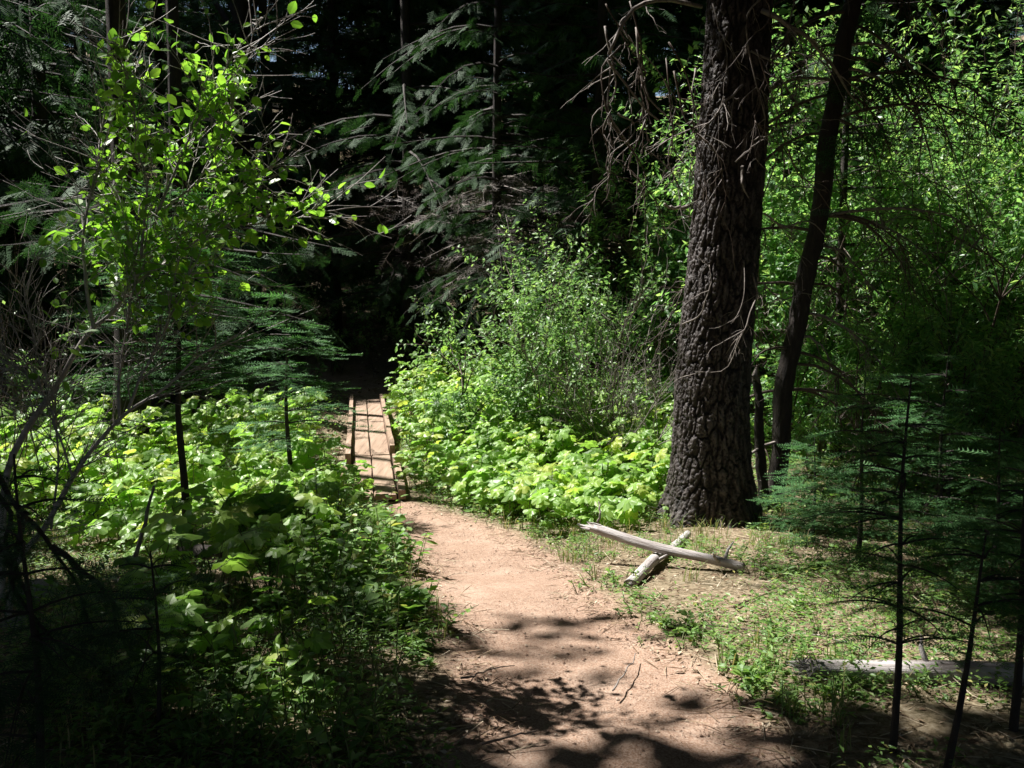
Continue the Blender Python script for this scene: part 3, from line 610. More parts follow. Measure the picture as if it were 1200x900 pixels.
# ================================================================== the big pine
def pine():
    Y = 7.9; b = P(832, 605, Y); z0 = hz(b[0], Y); cc = np.array([P(a_, b__, Y) for a_, b__ in ((832, 605), (834, 450), (847, 300), (858, 150), (866, 0))]); dx = .075
    offz = lambda z: np.where(z < cc[-1, 2] - z0, np.interp(z, cc[:, 2] - z0, cc[:, 0] - b[0]), cc[-1, 0] - b[0] + .05 * (z - cc[-1, 2] + z0))
    root = thing('pine_tree', 'massive pine with deeply furrowed bark standing right of the path', 'tree', (b[0], Y, z0))
    nz, na = 620, 260; z = np.concatenate([np.linspace(-.25, 4.8, nz), np.linspace(5.0, 17, 26)]); a = np.arange(na) * 2 * math.pi / na
    A, Zz = np.meshgrid(a, z)
    R = .318 - .0165 * np.clip(Zz, 0, 17) + .12 * np.exp(-np.clip(Zz, 0, 9) / .28) * (1 + .5 * np.sin(A * 5 + 1)) + .01 * np.sin(A * 3 + Zz * .7)
    per = 30; u = A / (2 * math.pi) * per; v = Zz / .27
    wob = .75 * fbm(np.cos(A) * 3.5 + 7, Zz * 4.5 + np.sin(A) * 3.5, 2, 4)
    def pc(u, v, s, per):
        i = np.floor(u).astype(int); j = np.floor(v).astype(int); f1 = np.full(u.shape, 9.); f2 = f1.copy()
        for p_ in (-1, 0, 1):
            for q_ in (-1, 0, 1):
                ci = np.mod(i + p_, per); cx = i + p_ + .12 + .76 * _h(ci, j + q_, s); cy_ = j + q_ + .12 + .76 * _h(ci, j + q_, s + 5)
                d = np.hypot(cx - u, cy_ - v); f2 = np.where(d < f1, f1, np.minimum(f2, d)); f1 = np.minimum(f1, d)
        return f2 - f1
    e1 = pc(u + wob, v + .8 * wob, 3, per); e2 = pc(np.mod(u * 2, per * 2) + wob * 2, v * 5 + wob * 3, 8, per * 2)
    plate = sstep(.02, .13, e1) * (.8 + .2 * sstep(.1, .5, e1)); rel = plate * (.60 + .40 * sstep(.02, .12, e2))
    lay = fbm(np.cos(A) * 12 + 3, Zz * 14 + np.sin(A) * 12, 26, 3); rel = rel + .40 * (np.floor(lay * 4) / 4) * plate + .18 * vnoise(A * 40, Zz * 60, 6) * plate + .18 * plate * vnoise(np.cos(A) * 9, Zz * 8 + np.sin(A) * 9, 16)
    R = R + .033 * (rel - .6)
    off = offz(Zz)
    V = np.stack([off + R * np.cos(A), R * np.sin(A), Zz], -1).reshape(-1, 3); n = na
    i = np.arange(len(z) - 1)[:, None] * n; j = np.arange(n)[None]; jn = (j + 1) % n
    Fq = np.stack([i + j, i + jn, i + n + jn, i + n + j], -1).reshape(-1, 4)
    obj('trunk', mk('trunk', V, Fq, M['pine'], True, attr={'relief': rel.ravel()}), root)
    rng = np.random.default_rng(5); br, pos, d, sz = conifer_data(rng, 21, 6.5, 4.0, step=.5, nb=5, sp_step=.3, spray=.75)
    loc = np.array([b[0], Y, z0]); pos[:, 0] += dx * pos[:, 2]; k = shade_keep(pos + loc, rng) & ~in_view(pos + loc)
    mb = MB(); mb.add(*inst(*FROND_C, pos[k], tilt_frames(rng, d[k], k.sum()), sz[k])); nl = sum(len(f) for f in mb.F)
    for pts, r in br:
        pts = pts + np.array([1, 0, 0]) * dx * pts[:, 2:3]
        if shade_keep(pts[2:] + loc, rng).mean() > .6: mb.add(*tube(pts, np.linspace(r * 1.4, .004, 6), 5, False))
    V, F_ = mb.get(); mi = np.zeros(len(F_), int); mi[nl:] = 1; obj('crown', mk('crown', V, F_, [M['fir'], M['bark']], False, mi), root)
    return root, loc
PINE, PL0 = pine()
def crooked(pts, n, amp, rng, fr=1.0):
    c = spline(pts, n); s_ = np.linspace(0, 1, n)
    for ax in range(3): c[:, ax] += amp * (vnoise(s_ * 7 * fr + rng.uniform(0, 50), s_ * 0 + rng.uniform(0, 50)) * np.minimum(1, s_ * 4))
    return c
def dead_limb(pxs, Y, r0, r1, rng, mb, n=16, subs=5, sl=.3, amp=.015, sag=.35):
    """a dead limb drawn through picture points that carry their own depth, with finer side twigs"""
    pts = np.array([P(a, b_, Y if len(q) == 0 else q[0]) for a, b_, *q in pxs]); c = crooked(pts, n, amp, rng)
    mb.add(*tube(c, np.linspace(r0, r1, n), 7, True, .12))
    for k in range(subs):
        i = rng.integers(2, n - 1); L = sl * rng.uniform(.3, 1.3); d = nrm(rng.normal(0, 1, 3) * [1, .6, .6] + nrm(c[i] - c[i - 1]) * .8 + [0, 0, -sag])
        q = np.linspace(0, 1, 6)[:, None]; p2 = c[i] + d * L * q + np.array([rng.uniform(-.3, .3), 0, -sag * rng.uniform(.2, 1.2)]) * L * q ** 2 + rng.normal(0, .008, (6, 3)) * q
        mb.add(*tube(p2, np.linspace(min(r0 * .5, .006), .0018, 6), 4, False))
        for k2 in range(3):
            j = rng.integers(1, 6); d2 = nrm(d + rng.normal(0, .7, 3)); mb.add(*tube(np.array([p2[j] + d2 * L * .3 * t_ + [0, 0, -.1 * L * t_ * t_] for t_ in (0, .5, 1)]), [.0025, .002, .0012], 3, False))
rg = np.random.default_rng(11)
limbs = [
 ('dead', [(822, 8, 7.6), (780, 0, 7.4), (745, 10, 7.2), (722, 45, 7.1), (712, 68, 7.1), (728, 92, 7.1), (750, 120, 7.1), (776, 143, 7.15)], .018, .006, 8),
 ('dead', [(805, 242, 7.55), (790, 244, 7.4), (778, 240, 7.35)], .016, .009, 0),
 ('dead', [(893, 12, 7.6), (925, 30, 7.5), (955, 55, 7.6), (985, 95, 7.8), (1010, 130, 8)], .022, .006, 14),
 ('dead', [(880, 165, 7.58), (895, 160, 7.5), (915, 150, 7.4), (940, 140, 7.3)], .006, .002, 3),
 ('dead', [(862, 190, 7.57), (880, 172, 7.5), (896, 163, 7.45)], .007, .004, 0),
 ('dead', [(870, 195, 7.57), (870, 215, 7.5), (878, 232, 7.5)], .013, .004, 0),
 ('dead', [(882, 320, 7.6), (887, 345, 7.5), (878, 372, 7.45), (868, 395, 7.45), (848, 432, 7.5), (815, 436, 7.5)], .008, .002, 8),
 ('dead', [(800, 380, 7.6), (822, 366, 7.5), (832, 335, 7.45), (830, 310, 7.5)], .007, .003, 2),
 ('dead', [(872, 305, 7.55), (873, 345, 7.45), (860, 375, 7.4), (832, 386, 7.4)], .004, .002, 1),
 ('dead', [(880, 60, 7.6), (905, 70, 7.5), (935, 60, 7.4), (960, 75, 7.3)], .01, .003, 8),
 ('dead', [(815, 80, 7.5), (812, 110, 7.4), (818, 160, 7.4), (808, 200, 7.4), (806, 260, 7.45)], .006, .003, 4),
 ('dead', [(870, 100, 7.6), (850, 120, 7.45), (835, 140, 7.4), (822, 150, 7.4)], .012, .004, 6),
 ('dead', [(895, 250, 7.65), (920, 265, 7.6), (950, 262, 7.7), (980, 290, 7.8)], .009, .003, 8),
 ('dead', [(893, 330, 7.65), (915, 350, 7.6), (945, 340, 7.8)], .007, .003, 6),
 ('dead', [(835, 4, 7.58), (850, 60, 7.45), (846, 120, 7.4)], .006, .002, 6),
]
for mt_, pxs, r0, r1, ns in limbs:
    mb = MB(); dead_limb(pxs, 7.5, r0, r1, rg, mb, 18, ns)
    V, F_ = mb.get(); obj('dead_branch', mk('dead_branch', V - PL0, F_, M[mt_], True), PINE)

for q in range(18):   # thin dead boughs hanging beside and in front of the trunk
    x0 = rg.uniform(690, 800) if q < 14 else rg.uniform(885, 905); y0 = rg.uniform(-40, 150); Yq = rg.uniform(7.1, 7.5); n_ = rg.integers(4, 7); pxs = []; x_, y_ = x0, y0
    for i in range(n_): pxs.append((x_, y_, Yq)); x_ += rg.normal(0, 16) + (6 if x0 < 780 else 0); y_ += rg.uniform(18, 62)
    mb = MB(); dead_limb(pxs, 7.5, rg.uniform(.006, .011), .002, rg, mb, 18, rg.integers(4, 10), sl=.25, amp=.03)
    V, F_ = mb.get(); obj('dead_branch', mk('dead_branch', V - PL0, F_, M['dead' if q % 3 == 0 else 'twig'], True), PINE)

# leaning slender tree behind the pine, its thin neighbour, hanging dead boughs
def lean_tree():
    Y = 8.5; b = P(902, 606, Y); loc = np.array([b[0], Y, hz(b[0], Y)])
    root = thing('leaning_tree', 'slender dark leaning tree close behind the big pine, hung with dead boughs', 'tree', loc)
    c = spline([P(898, 640, Y), P(905, 590, Y), P(917, 500, Y), P(930, 400, Y), P(948, 300, Y), P(968, 190, Y), P(985, 90, Y), P(998, 0, Y), P(1010, -120, Y), P(1020, -300, Y)], 60)
    c[:, 0] += .022 * np.sin(np.linspace(0, 17, 60)) + .012 * np.sin(np.linspace(0, 41, 60))
    V, F_ = tube(c, np.linspace(.088, .07, 60) * (1 + .5 * np.exp(-np.linspace(0, 22, 60))), 14, True, .10); obj('trunk', mk('trunk', V - loc, F_, M['bark'], True), root)
    rng = np.random.default_rng(21)
    def at(s_): return c[int(s_ * 59)]
    for q in range(38):
        s_ = rng.uniform(.2, .86); p = at(s_); L = rng.uniform(.5, 1.9); sg = rng.choice([-1, 1], p=[.36, .64]); o = nrm(np.array([sg, rng.uniform(-.8, .5), 0]))
        t_ = np.linspace(0, 1, 8)[:, None]; pts = p + o * L * (t_ - .25 * t_ ** 2) + np.array([0, 0, 1]) * L * (rng.uniform(-.1, .3) * t_ - rng.uniform(.3, 1.1) * t_ ** 2) + rng.normal(0, .018, (8, 3)) * t_
        mb = MB(); mb.add(*tube(pts, np.linspace(.016, .004, 8), 5, False, .15))
        for k in range(int(L * 11)):
            i = rng.integers(2, 8); l = rng.uniform(.12, .5); d = nrm(rng.normal(0, .6, 3) + o * .3 + [0, 0, -.7]); u = np.linspace(0, 1, 5)[:, None]
            p2 = pts[i] + d * l * u + np.array([rng.uniform(-.25, .25), 0, -.15]) * l * u ** 2 + rng.normal(0, .012, (5, 3)) * u
            mb.add(*tube(p2, np.linspace(.006, .002, 5), 4, False))
            for k2 in range(3):
                j = rng.integers(1, 5); d2 = nrm(d + rng.normal(0, .8, 3)) * l * .4; mb.add(*tube(np.array([p2[j], p2[j] + d2 * .5 + [0, 0, .01], p2[j] + d2]), [.003, .0025, .0015], 3, False))
        V, F_ = mb.get(); obj('dead_branch', mk('dead_branch', V - loc, F_, M['dead' if q % 4 == 0 else 'twig'], True), root)
    br, pos, d, sz = conifer_data(rng, 13, 2.6, 1.7, step=.5, nb=3, sp_step=.3, spray=.42); pos[:, 0] += np.interp(pos[:, 2], c[:, 2] - loc[2], c[:, 0] - loc[0]) 
    k = shade_keep(pos + loc, rng); obj('crown', (lambda V, F_: mk('crown', V, F_, M['fir']))(*inst(*BOUGH, pos[k], tilt_frames(rng, d[k], k.sum()), sz[k])), root)
lean_tree()
b = P(893, 606, 8.35); loc = [b[0], 8.35, hz(b[0], 8.35)]; c = spline([P(897, 620, 8.35), P(893, 560, 8.35), P(889, 500, 8.35), P(890, 470, 8.35), P(886, 445, 8.35)], 24)
V, F_ = tube(c, np.linspace(.05, .035, 24), 10, True, .2); root = thing('broken_stem', 'thin broken dead stem between the pine trunk and the leaning tree', 'tree stump', loc)
obj('stem', mk('stem', V - loc, F_, M['bark'], True), root)
c = np.array([P(886, 447, 8.35), P(884, 440, 8.33), P(887, 428, 8.35)]); V, F_ = tube(c, [.035, .028, .006], 7, True, .3); obj('splintered_tip', mk('splintered_tip', V - loc, F_, M['dead']), root)

# ------------------------------------------------------------------ shrubs: a recursive woody plant
def grow(rng, p, d, L, r, depth, wood, sites, bend=.25, nsub=5, grav=0.0, seg=7, spread=.75):
    pts = [np.array(p, float)]; d = nrm(np.array(d, float))
    for i in range(seg): d = nrm(d + rng.normal(0, bend, 3) * .45 + [0, 0, grav * .12]); pts.append(pts[-1] + d * L / seg)
    pts = np.array(pts); wood.add(*tube(pts, np.linspace(r, max(r * .35, .0012), seg + 1), 6 if depth > 1 else 4, False))
    if depth <= 0:
        for i in range(1, seg + 1): sites.append((pts[i], nrm(pts[i] - pts[i - 1])))
        return pts
    for k in range(nsub):
        i = rng.integers(max(1, int(seg * .25)), seg + 1); ax = nrm(pts[min(i, seg)] - pts[i - 1]); n_ = nrm(np.cross(ax, rng.normal(size=3)))
        grow(rng, pts[i], ax + n_ * rng.uniform(.5, 1.2) * spread, L * rng.uniform(.35, .62), r * .5, depth - 1, wood, sites, bend, nsub, grav, seg, spread)
    return pts
def leaves_at(rng, sites, tmpl, size, n=1, droop=.2, jit=.02, flat=.5):
    if not len(sites): return np.zeros((0, 3)), np.zeros((0, 3), int)
    p = np.repeat(np.array([s_[0] for s_ in sites]), n, 0); d = np.repeat(np.array([s_[1] for s_ in sites]), n, 0); k = len(p)
    side = nrm(np.cross(d, rng.normal(size=(k, 3)))); dd = nrm(d * .5 + side + [0, 0, -droop] + rng.normal(0, .25, (k, 3)))
    return inst(*tmpl, p + rng.normal(0, jit, (k, 3)), frames(dd, np.tile([0, 0, 1.], (k, 1)) + rng.normal(0, flat, (k, 3))), size * rng.uniform(.55, 1.25, k))
def shrub(name, loc, label, cat, rng, stems, depth, leaf, lmat, lsize, nleaf, wmat='twig', group=None, nsub=5, bend=.25, grav=.3, spread=.75, droop=.2, dens=1.0, flat=.5, filt=None):
    """stems: list of (offset point, direction, length, radius) relative to loc"""
    loc = np.array(loc, float); root = thing(name, label, cat, loc, group); wood = MB(); sites = []
    for p, d, L, r in stems: grow(rng, p, d, L, r, depth, wood, sites, bend, nsub, grav, 7, spread)
    if dens < 1: sites = [s_ for s_ in sites if rng.random() < dens]
    if filt is not None: sites = [s_ for s_ in sites if filt(s_[0] + loc)]
    obj('stems', wood.mesh('stems', M[wmat], True), root)
    V, F_ = leaves_at(rng, sites, leaf, lsize, nleaf, droop, flat=flat); obj('foliage', mk('foliage', V, F_, M[lmat]), root); return root

# the sunlit shrub in the left foreground: stems traced in depth, leaves on their outer twigs
def left_shrub():
    rng = np.random.default_rng(33); Y = 4.0; b = P(8, 640, Y); loc = np.array([b[0], Y, hz(b[0], Y)])
    root = thing('broadleaf_shrub', 'tall sunlit shrub with bright rounded leaves and arching grey stems in the left foreground', 'shrub', loc)
    stems = [
     ([(2, 700), (5, 600), (14, 540), (40, 490), (66, 455), (92, 410), (110, 385), (128, 370), (143, 350), (165, 300), (185, 250), (200, 180)], 4.0, .018, .004),
     ([(110, 385), (100, 340), (98, 300), (102, 250), (112, 210), (120, 150), (133, 80)], 3.95, .009, .002),
     ([(128, 370), (160, 330), (200, 300), (240, 270), (290, 215), (320, 190)], 4.0, .008, .002),
     ([(150, 340), (180, 300), (220, 270), (290, 262), (345, 255), (380, 245)], 4.1, .007, .002),
     ([(185, 250), (210, 190), (240, 130), (270, 70), (310, 22)], 4.0, .006, .0015),
     ([(165, 300), (170, 230), (160, 160), (150, 100), (140, 45)], 3.9, .006, .0015),
     ([(185, 250), (230, 215), (262, 160), (275, 110)], 4.1, .006, .0015),
     ([(143, 350), (150, 290), (140, 240), (120, 190)], 4.15, .006, .0015),
     ([(10, 720), (18, 660), (50, 620), (85, 560), (110, 520), (150, 480), (190, 455), (232, 418), (262, 400)], 3.85, .015, .003),
     ([(150, 480), (170, 430), (200, 370), (222, 320)], 3.85, .007, .002),
     ([(140, 488), (143, 420), (152, 350), (165, 300)], 3.85, .008, .003),
     ([(60, 620), (66, 540), (62, 470), (40, 400), (30, 340)], 3.9, .006, .0015),
     ([(85, 560), (60, 480), (30, 440), (5, 420)], 3.85, .005, .0015),
    ]
    # leaf density map in the picture: (px, py, radius px, weight)
    zone = [(150, 60, 40, .5), (160, 130, 50, 1), (230, 120, 60, 1), (270, 80, 30, .6), (200, 200, 75, 1), (265, 240, 60, 1), (345, 250, 40, .8), (130, 290, 60, 1), (210, 300, 70, 1), (110, 330, 40, .7), (90, 400, 30, .4), (270, 300, 50, .5), (310, 190, 25, .5)]
    allsites = []; lo = []
    for pxs, Yd, r0, r1 in stems:
        n = 26; pts = np.array([P(a, b_, Yd + .02 * i) for i, (a, b_) in enumerate(pxs)]); c = crooked(pts, n, .012, rng)
        mb = MB(); mb.add(*tube(c, np.linspace(r0, r1, n), 8, False, .06)); s_ = []
        for i in range(5, n):
            for k in range(2):
                d = nrm(nrm(c[i] - c[i - 1]) + rng.normal(0, .75, 3)); grow(rng, c[i], d, rng.uniform(.12, .38), .0028, 1 if rng.random() < .6 else 0, mb, s_, .2, 3, .1, 5)
        allsites += s_; V, F_ = mb.get(); obj('stem', mk('stem', V - loc, F_, M['pale'], True), root)
    keep = []
    for p, d in allsites:
        y = p[1] * cp - (p[2] - CAMZ) * sp; z = p[1] * sp + (p[2] - CAMZ) * cp; px = 600 + F * p[0] / y; py = 450 - F * z / y
        w = max([q[3] * math.exp(-((px - q[0]) ** 2 + (py - q[1]) ** 2) / (q[2] ** 2)) for q in zone] + [.02]); 
        if rng.random() < w * .9 * (1 if py < 390 else .25): keep.append((p - loc, d))
    V, F_ = leaves_at(rng, keep, LEAF, .051, 1, .25, .008, .55); obj('foliage', mk('foliage', V, F_, M['shrub']), root)
left_shrub()
# dark needled limb hanging across the lower left edge
def left_limb():
    rng = np.random.default_rng(41); loc = G(-60, 760); loc = np.array([loc[0], loc[1], hz(loc[0], loc[1])])
    root = thing('fallen_conifer_bough', 'black needled conifer bough sagging across the lower left picture edge', 'bough', loc)
    pos, dr = [], []; mb = MB()
    for pxs in ([(-40, 520), (0, 560), (30, 600), (60, 640), (90, 690), (110, 740)], [(30, 600), (20, 660), (35, 720), (60, 780)], [(-30, 600), (10, 650), (25, 700), (80, 760), (130, 800)], [(60, 640), (100, 665), (130, 700), (140, 740)], [(-30, 500), (10, 620), (10, 700)]):
        c = crooked([P(a, b_, 3.2 + .03 * i) for i, (a, b_) in enumerate(pxs)], 20, .02, rng); mb.add(*tube(c, np.linspace(.012, .003, 20), 6, False, .1))
        for i in range(3, 20):
            for k in range(5):
                d = nrm(nrm(c[i] - c[i - 1]) * .6 + rng.normal(0, .7, 3) + [0, 0, -.5]); pos.append(c[i]); dr.append(d)
    V, F_ = mb.get(); obj('branch', mk('branch', V - loc, F_, M['bark'], True), root); pos = np.array(pos)
    obj('needles', (lambda V, F_: mk('needles', V, F_, M['fir']))(*inst(*NEED, pos - loc, tilt_frames(rng, np.array(dr), len(pos), .5), rng.uniform(.06, .13, len(pos)))), root)
left_limb()

def gl(px, Y, dz=0): p = P(px, 400, Y); return np.array([p[0], Y, hz(p[0], Y) + dz])
def fan(rng, n, L, r, tilt=.5, spread=.25, bias=(0, 0)):
    out = []
    for i in range(n):
        a = rng.uniform(0, 6.28); t_ = rng.uniform(.1, tilt); out.append((np.array([rng.normal(0, spread), rng.normal(0, spread), -.02]), np.array([math.cos(a) * t_ + bias[0], math.sin(a) * t_ + bias[1], 1.]), L * rng.uniform(.7, 1.1), r * rng.uniform(.7, 1.2)))
    return out
r_ = np.random.default_rng(50)
shrub('leafy_shrub', gl(622, 11.0), 'bright leafy shrub spreading from dark fanned stems behind the right thimbleberry patch', 'shrub', r_, fan(r_, 10, 1.55, .016, .55, .3, (.05, 0)), 2, LEAF4, 'mid', .07, 3, 'twig', nsub=6)
shrub('leafy_shrub', gl(690, 11.8), 'tall pale green shrub between the fanned shrub and the big pine', 'shrub', r_, fan(r_, 8, 2.0, .018, .6, .3, (.1, 0)), 2, LEAF4, 'mid', .065, 3, 'twig', nsub=5)
shrub('leafy_shrub', gl(548, 10.4), 'low leafy shrub leaning over the grass beside the footbridge', 'shrub', r_, fan(r_, 6, .6, .008, .7, .2, (-.2, 0)), 2, LEAF4, 'mid', .065, 2, 'twig', nsub=4)
shrub('leafy_shrub', gl(620, 14.5), 'slim shrub with yellow green shoots rising above the fanned shrub', 'shrub', r_, fan(r_, 5, 3.0, .012, .3, .2), 2, NARROW4, 'mid', .13, 1, 'twig', nsub=4, dens=.7)
shrub('dead_shrub', gl(728, 10.1), 'tangle of bare grey brown twigs left of the big pine', 'shrub', r_, fan(r_, 20, 1.45, .009, 1.0, .3, (.05, 0)), 2, LEAF4, 'mid', .05, 1, 'dead', nsub=6, dens=.04)
shrub('dead_shrub', gl(45, 7.6), 'tangle of thin bare grey twigs at the left picture edge above the thimbleberries', 'shrub', r_, fan(r_, 9, 1.8, .006, .8, .35), 2, LEAF4, 'mid', .05, 1, 'twig', nsub=4, dens=.02)
# the tall bright thicket at right
TL = ['bright green willow filling the right edge beyond the young firs', 'rounded bright willow against the dark forest at upper right', 'tall willow in the thicket right of the leaning tree', 'willow clump behind the leaning tree and the big pine', 'sunlit willow showing left of the big pine trunk', 'low willow at the foot of the bright right thicket', 'upper willow at the top right corner of the picture', 'small willow low between the leaning tree and the young firs', 'willow at the right picture edge halfway up the slope', 'tall willow just behind the rounded one at upper right', 'willow between the leaning tree and the tall clump at its right']
for (px, Y, n, L, bias), l in zip([(1175, 10.6, 12, 2.7, (0, 0)), (1120, 12.4, 12, 3.3, (0, 0)), (1040, 11.6, 10, 2.7, (0, 0)), (930, 12.2, 10, 3.3, (0, 0)), (785, 13.4, 9, 3.4, (0, 0)), (1085, 9.2, 9, 1.35, (0, 0)), (1225, 13.5, 12, 4.2, (0, 0)), (985, 9.6, 7, 1.1, (0, 0)), (1240, 11.4, 11, 2.6, (0, 0)), (1130, 14.6, 11, 4.2, (0, 0)), (985, 13.6, 10, 3.6, (0, 0))], TL):
    shrub('willow', gl(px, Y), l, 'shrub', r_, fan(r_, n, L, .02, .5, .35, bias), 2, NARROW4 if px % 2 else LEAF4, 'willow', .098, 5, 'twig', nsub=6, droop=.35)
# dim shrubs and ferns in the black background
for q, (px, Y, L) in enumerate([(320, 17.5, 1.3), (520, 18.2, 1.5), (400, 19.5, 1.2), (250, 15.5, 1.5), (100, 14, 1.5), (560, 17.2, 1.7), (640, 18.5, 2.0), (860, 17, 2.2), (20, 11, 1.3)]):
    shrub('understory_shrub', gl(px, Y), 'dim dark green shrub in the shade beneath the background conifers', 'shrub', r_, fan(r_, 6, L, .011, .7, .3), 2, LEAF4, 'mid', .085, 2, 'twig', nsub=4, group='dim shrubs beneath the background conifers')
M['rock'] = woodmat('grey stone', [(.3, (.14, .13, .125)), (.6, (.27, .26, .25)), (.85, (.4, .39, .38))], (6, 6, 6), .85, .5, .25, 3, .01)
# ================================================================== footbridge
def bridge():
    A = np.array([-1.33, 8.85]); Bp = np.array([-2.48, 15.9]); Lb = np.linalg.norm(Bp - A); u2 = (Bp - A) / Lb
    f = np.array([u2[0], u2[1], 0]); s_ = np.array([u2[1], -u2[0], 0]); up = np.array([0, 0, 1.]); loc = np.array([A[0], A[1], -.5])
    root = thing('footbridge', 'narrow two plank wooden footbridge with low side rails where the path ends', 'footbridge', loc)
    rng = np.random.default_rng(3)
    def plank(name, t0, t1, off, w, z0, z1, th, lab=None):
        n = 14; V = []; F_ = []; tt = np.linspace(t0, t1, n); zz = z0 + (z1 - z0) * (tt - t0) / (t1 - t0)
        prof = [(-.5, 0), (-.5, .75), (-.46, 1), (.46, 1), (.5, .75), (.5, 0)]
        for t_, z in zip(tt, zz):
            j = rng.normal(0, .0025, 2)
            for a, h in prof: V.append(f * t_ + s_ * (off + a * w + j[0]) + up * (z + .5 - th + th * h + j[1]))
        m_ = len(prof)
        for i in range(n - 1):
            for k in range(m_): a, b_ = i * m_ + k, i * m_ + (k + 1) % m_; F_.append((a, b_, b_ + m_)); F_.append((a, b_ + m_, a + m_))
        for k in range(1, m_ - 1): F_.append((0, k + 1, k)); o_ = (n - 1) * m_; F_.append((o_, o_ + k, o_ + k + 1))
        return obj(name, mk(name, V, F_, M['plank']), root)
    # rotate local grain: planks run mostly along y, the material's stretched axis
    plank('deck_plank', 1.85, 7.1, -.115, .215, -.385, -.385, .05); plank('deck_plank', 1.85, 7.1, .112, .215, -.387, -.383, .05)
    plank('deck_plank', 0, 1.83, -.10, .20, -.445, -.40, .05); plank('deck_plank', 0, 1.83, .115, .21, -.44, -.395, .05)
    plank('side_rail', 1.5, 7.15, -.252, .06, -.30, -.30, .14); plank('side_rail', 1.95, 7.05, .25, .06, -.30, -.295, .14)
    plank('side_rail', .0, 1.75, .275, .07, -.40, -.36, .09)
    plank('support_beam', 1.9, 6.9, -.2, .12, -.44, -.44, .16); plank('support_beam', 1.9, 6.9, .2, .12, -.442, -.442, .16)
    mb = MB()
    for t_ in (.15, .6, 1.2, 1.7, 2.0, 3.2, 4.5, 5.8, 7.0):
        for off in (-.17, -.06, .06, .17):
            z = -.385 if t_ > 1.84 else -.445 + .045 * t_ / 1.83
            c = f * (t_ + rng.uniform(-.02, .02)) + s_ * off + up * (z + .5 + .003); mb.add(*tube(np.array([c - up * .01, c]), [.006, .006], 7))
    obj('nails', mb.mesh('nails', M['bark']), root)
bridge()

# ================================================================== logs, sticks, stones
def log(name, a, b_, r0, r1, label, rng, cat='log', n=26, stubs=0, ragged=True, mat='log', sides=18, bend=.01, group=None, cracks=True):
    a = np.array(a); b_ = np.array(b_); mid = (a + b_) / 2; d = b_ - a; L = np.linalg.norm(d)
    q = Vector(d).to_track_quat('X', 'Z'); loc = Vector(mid)
    root = thing(name, label, cat, mid, group); root.rotation_mode = 'QUATERNION'; root.rotation_quaternion = q
    x = np.linspace(-L / 2, L / 2, n); th = np.arange(sides) * 2 * math.pi / sides; Xx, T = np.meshgrid(x, th, indexing='ij')
    R = (r0 + (r1 - r0) * (Xx + L / 2) / L) * (1 + .10 * vnoise(np.cos(T) * 1.5 + 5, Xx * 4 + np.sin(T) * 1.5, 3) + .05 * vnoise(np.cos(T) * 5, Xx * 1.5 + np.sin(T) * 5, 4) - (.12 * (vnoise(np.cos(T) * 6 + 9, Xx * .8 + np.sin(T) * 6, 8) > .55) if cracks else 0))
    Xr = Xx.copy()
    if ragged:
        Xr[0] += rng.uniform(-.10, .10, sides); Xr[1] += rng.uniform(-.01, .04, sides) * .5; R[0] *= rng.uniform(.55, 1.0, sides)
    zb = bend * np.sin((Xx / L + .5) * math.pi * 2 + rng.uniform(0, 6)) * L
    V = np.stack([Xr, R * np.cos(T), R * np.sin(T) + zb], -1).reshape(-1, 3)
    i = np.arange(n - 1)[:, None] * sides; j = np.arange(sides)[None]; jn = (j + 1) % sides; A_, B_, C_, D_ = i + j, i + jn, i + sides + jn, i + sides + j
    F_ = np.concatenate([np.stack([A_, B_, C_], -1).reshape(-1, 3), np.stack([A_, C_, D_], -1).reshape(-1, 3)])
    V = np.vstack([V, [[-L / 2 + .03, 0, zb[0, 0]], [L / 2, 0, zb[-1, 0]]]]); J = np.arange(sides); o_ = (n - 1) * sides
    F_ = np.vstack([F_, np.stack([np.full(sides, n * sides), (J + 1) % sides, J], 1), np.stack([np.full(sides, n * sides + 1), o_ + J, o_ + (J + 1) % sides], 1)])
    obj('log_body', mk('log_body', V, F_, M[mat], True), root)
    for k in range(stubs):
        xx = rng.uniform(-.4, .45) * L; an = rng.uniform(.2, 2.6); dd = np.array([rng.uniform(-.5, .5), math.cos(an), abs(math.sin(an))]); l = rng.uniform(.06, .16)
        V, F_ = tube(np.array([[xx, 0, 0], np.array([xx, 0, 0]) + dd * (r0 + l * .5), np.array([xx, 0, 0]) + dd * (r0 + l) + [.02, 0, 0]]), [r0 * .35, r0 * .25, r0 * .1], 7, True, .15); obj('branch_stub', mk('branch_stub', V, F_, M[mat], True), root)
    return root
r2 = np.random.default_rng(61)
a = P(688, 618, 6.1); b_ = P(872, 667, 5.65)
log('fallen_log', a, b_, .034, .027, 'pale splintered log lying slanted across a shorter one before the big pine', r2, stubs=2, cat='log')
a = G(738, 690) + [0, 0, .03]; b_ = P(806, 624, 6.95)
log('fallen_log', a, b_, .036, .027, 'short pale sawn log propped under the splintered one before the pine', r2, stubs=1, ragged=False)
a = G(948, 793) + [0, 0, .035]; b_ = G(1330, 806) + [0, 0, .04]
log('fallen_log', a, b_, .040, .050, 'long bleached log lying behind the young firs at the right edge', r2, n=60, stubs=2, bend=.004)
def splinters(px, py, Y, n, label):
    p0 = P(px, py, Y); mb = MB()
    for k in range(n):
        d = nrm(np.array([-1, 0, .1]) + r2.normal(0, .4, 3)); mb.add(*tube(np.array([p0 + r2.normal(0, .015, 3), p0 + d * r2.uniform(.04, .1)]), [.005, .001], 4))
    V, F_ = mb.get(); o_ = obj('splintered_wood', mk('splintered_wood', V - p0, F_, M['log']), None, label, 'wood splinters', loc=p0); return o_
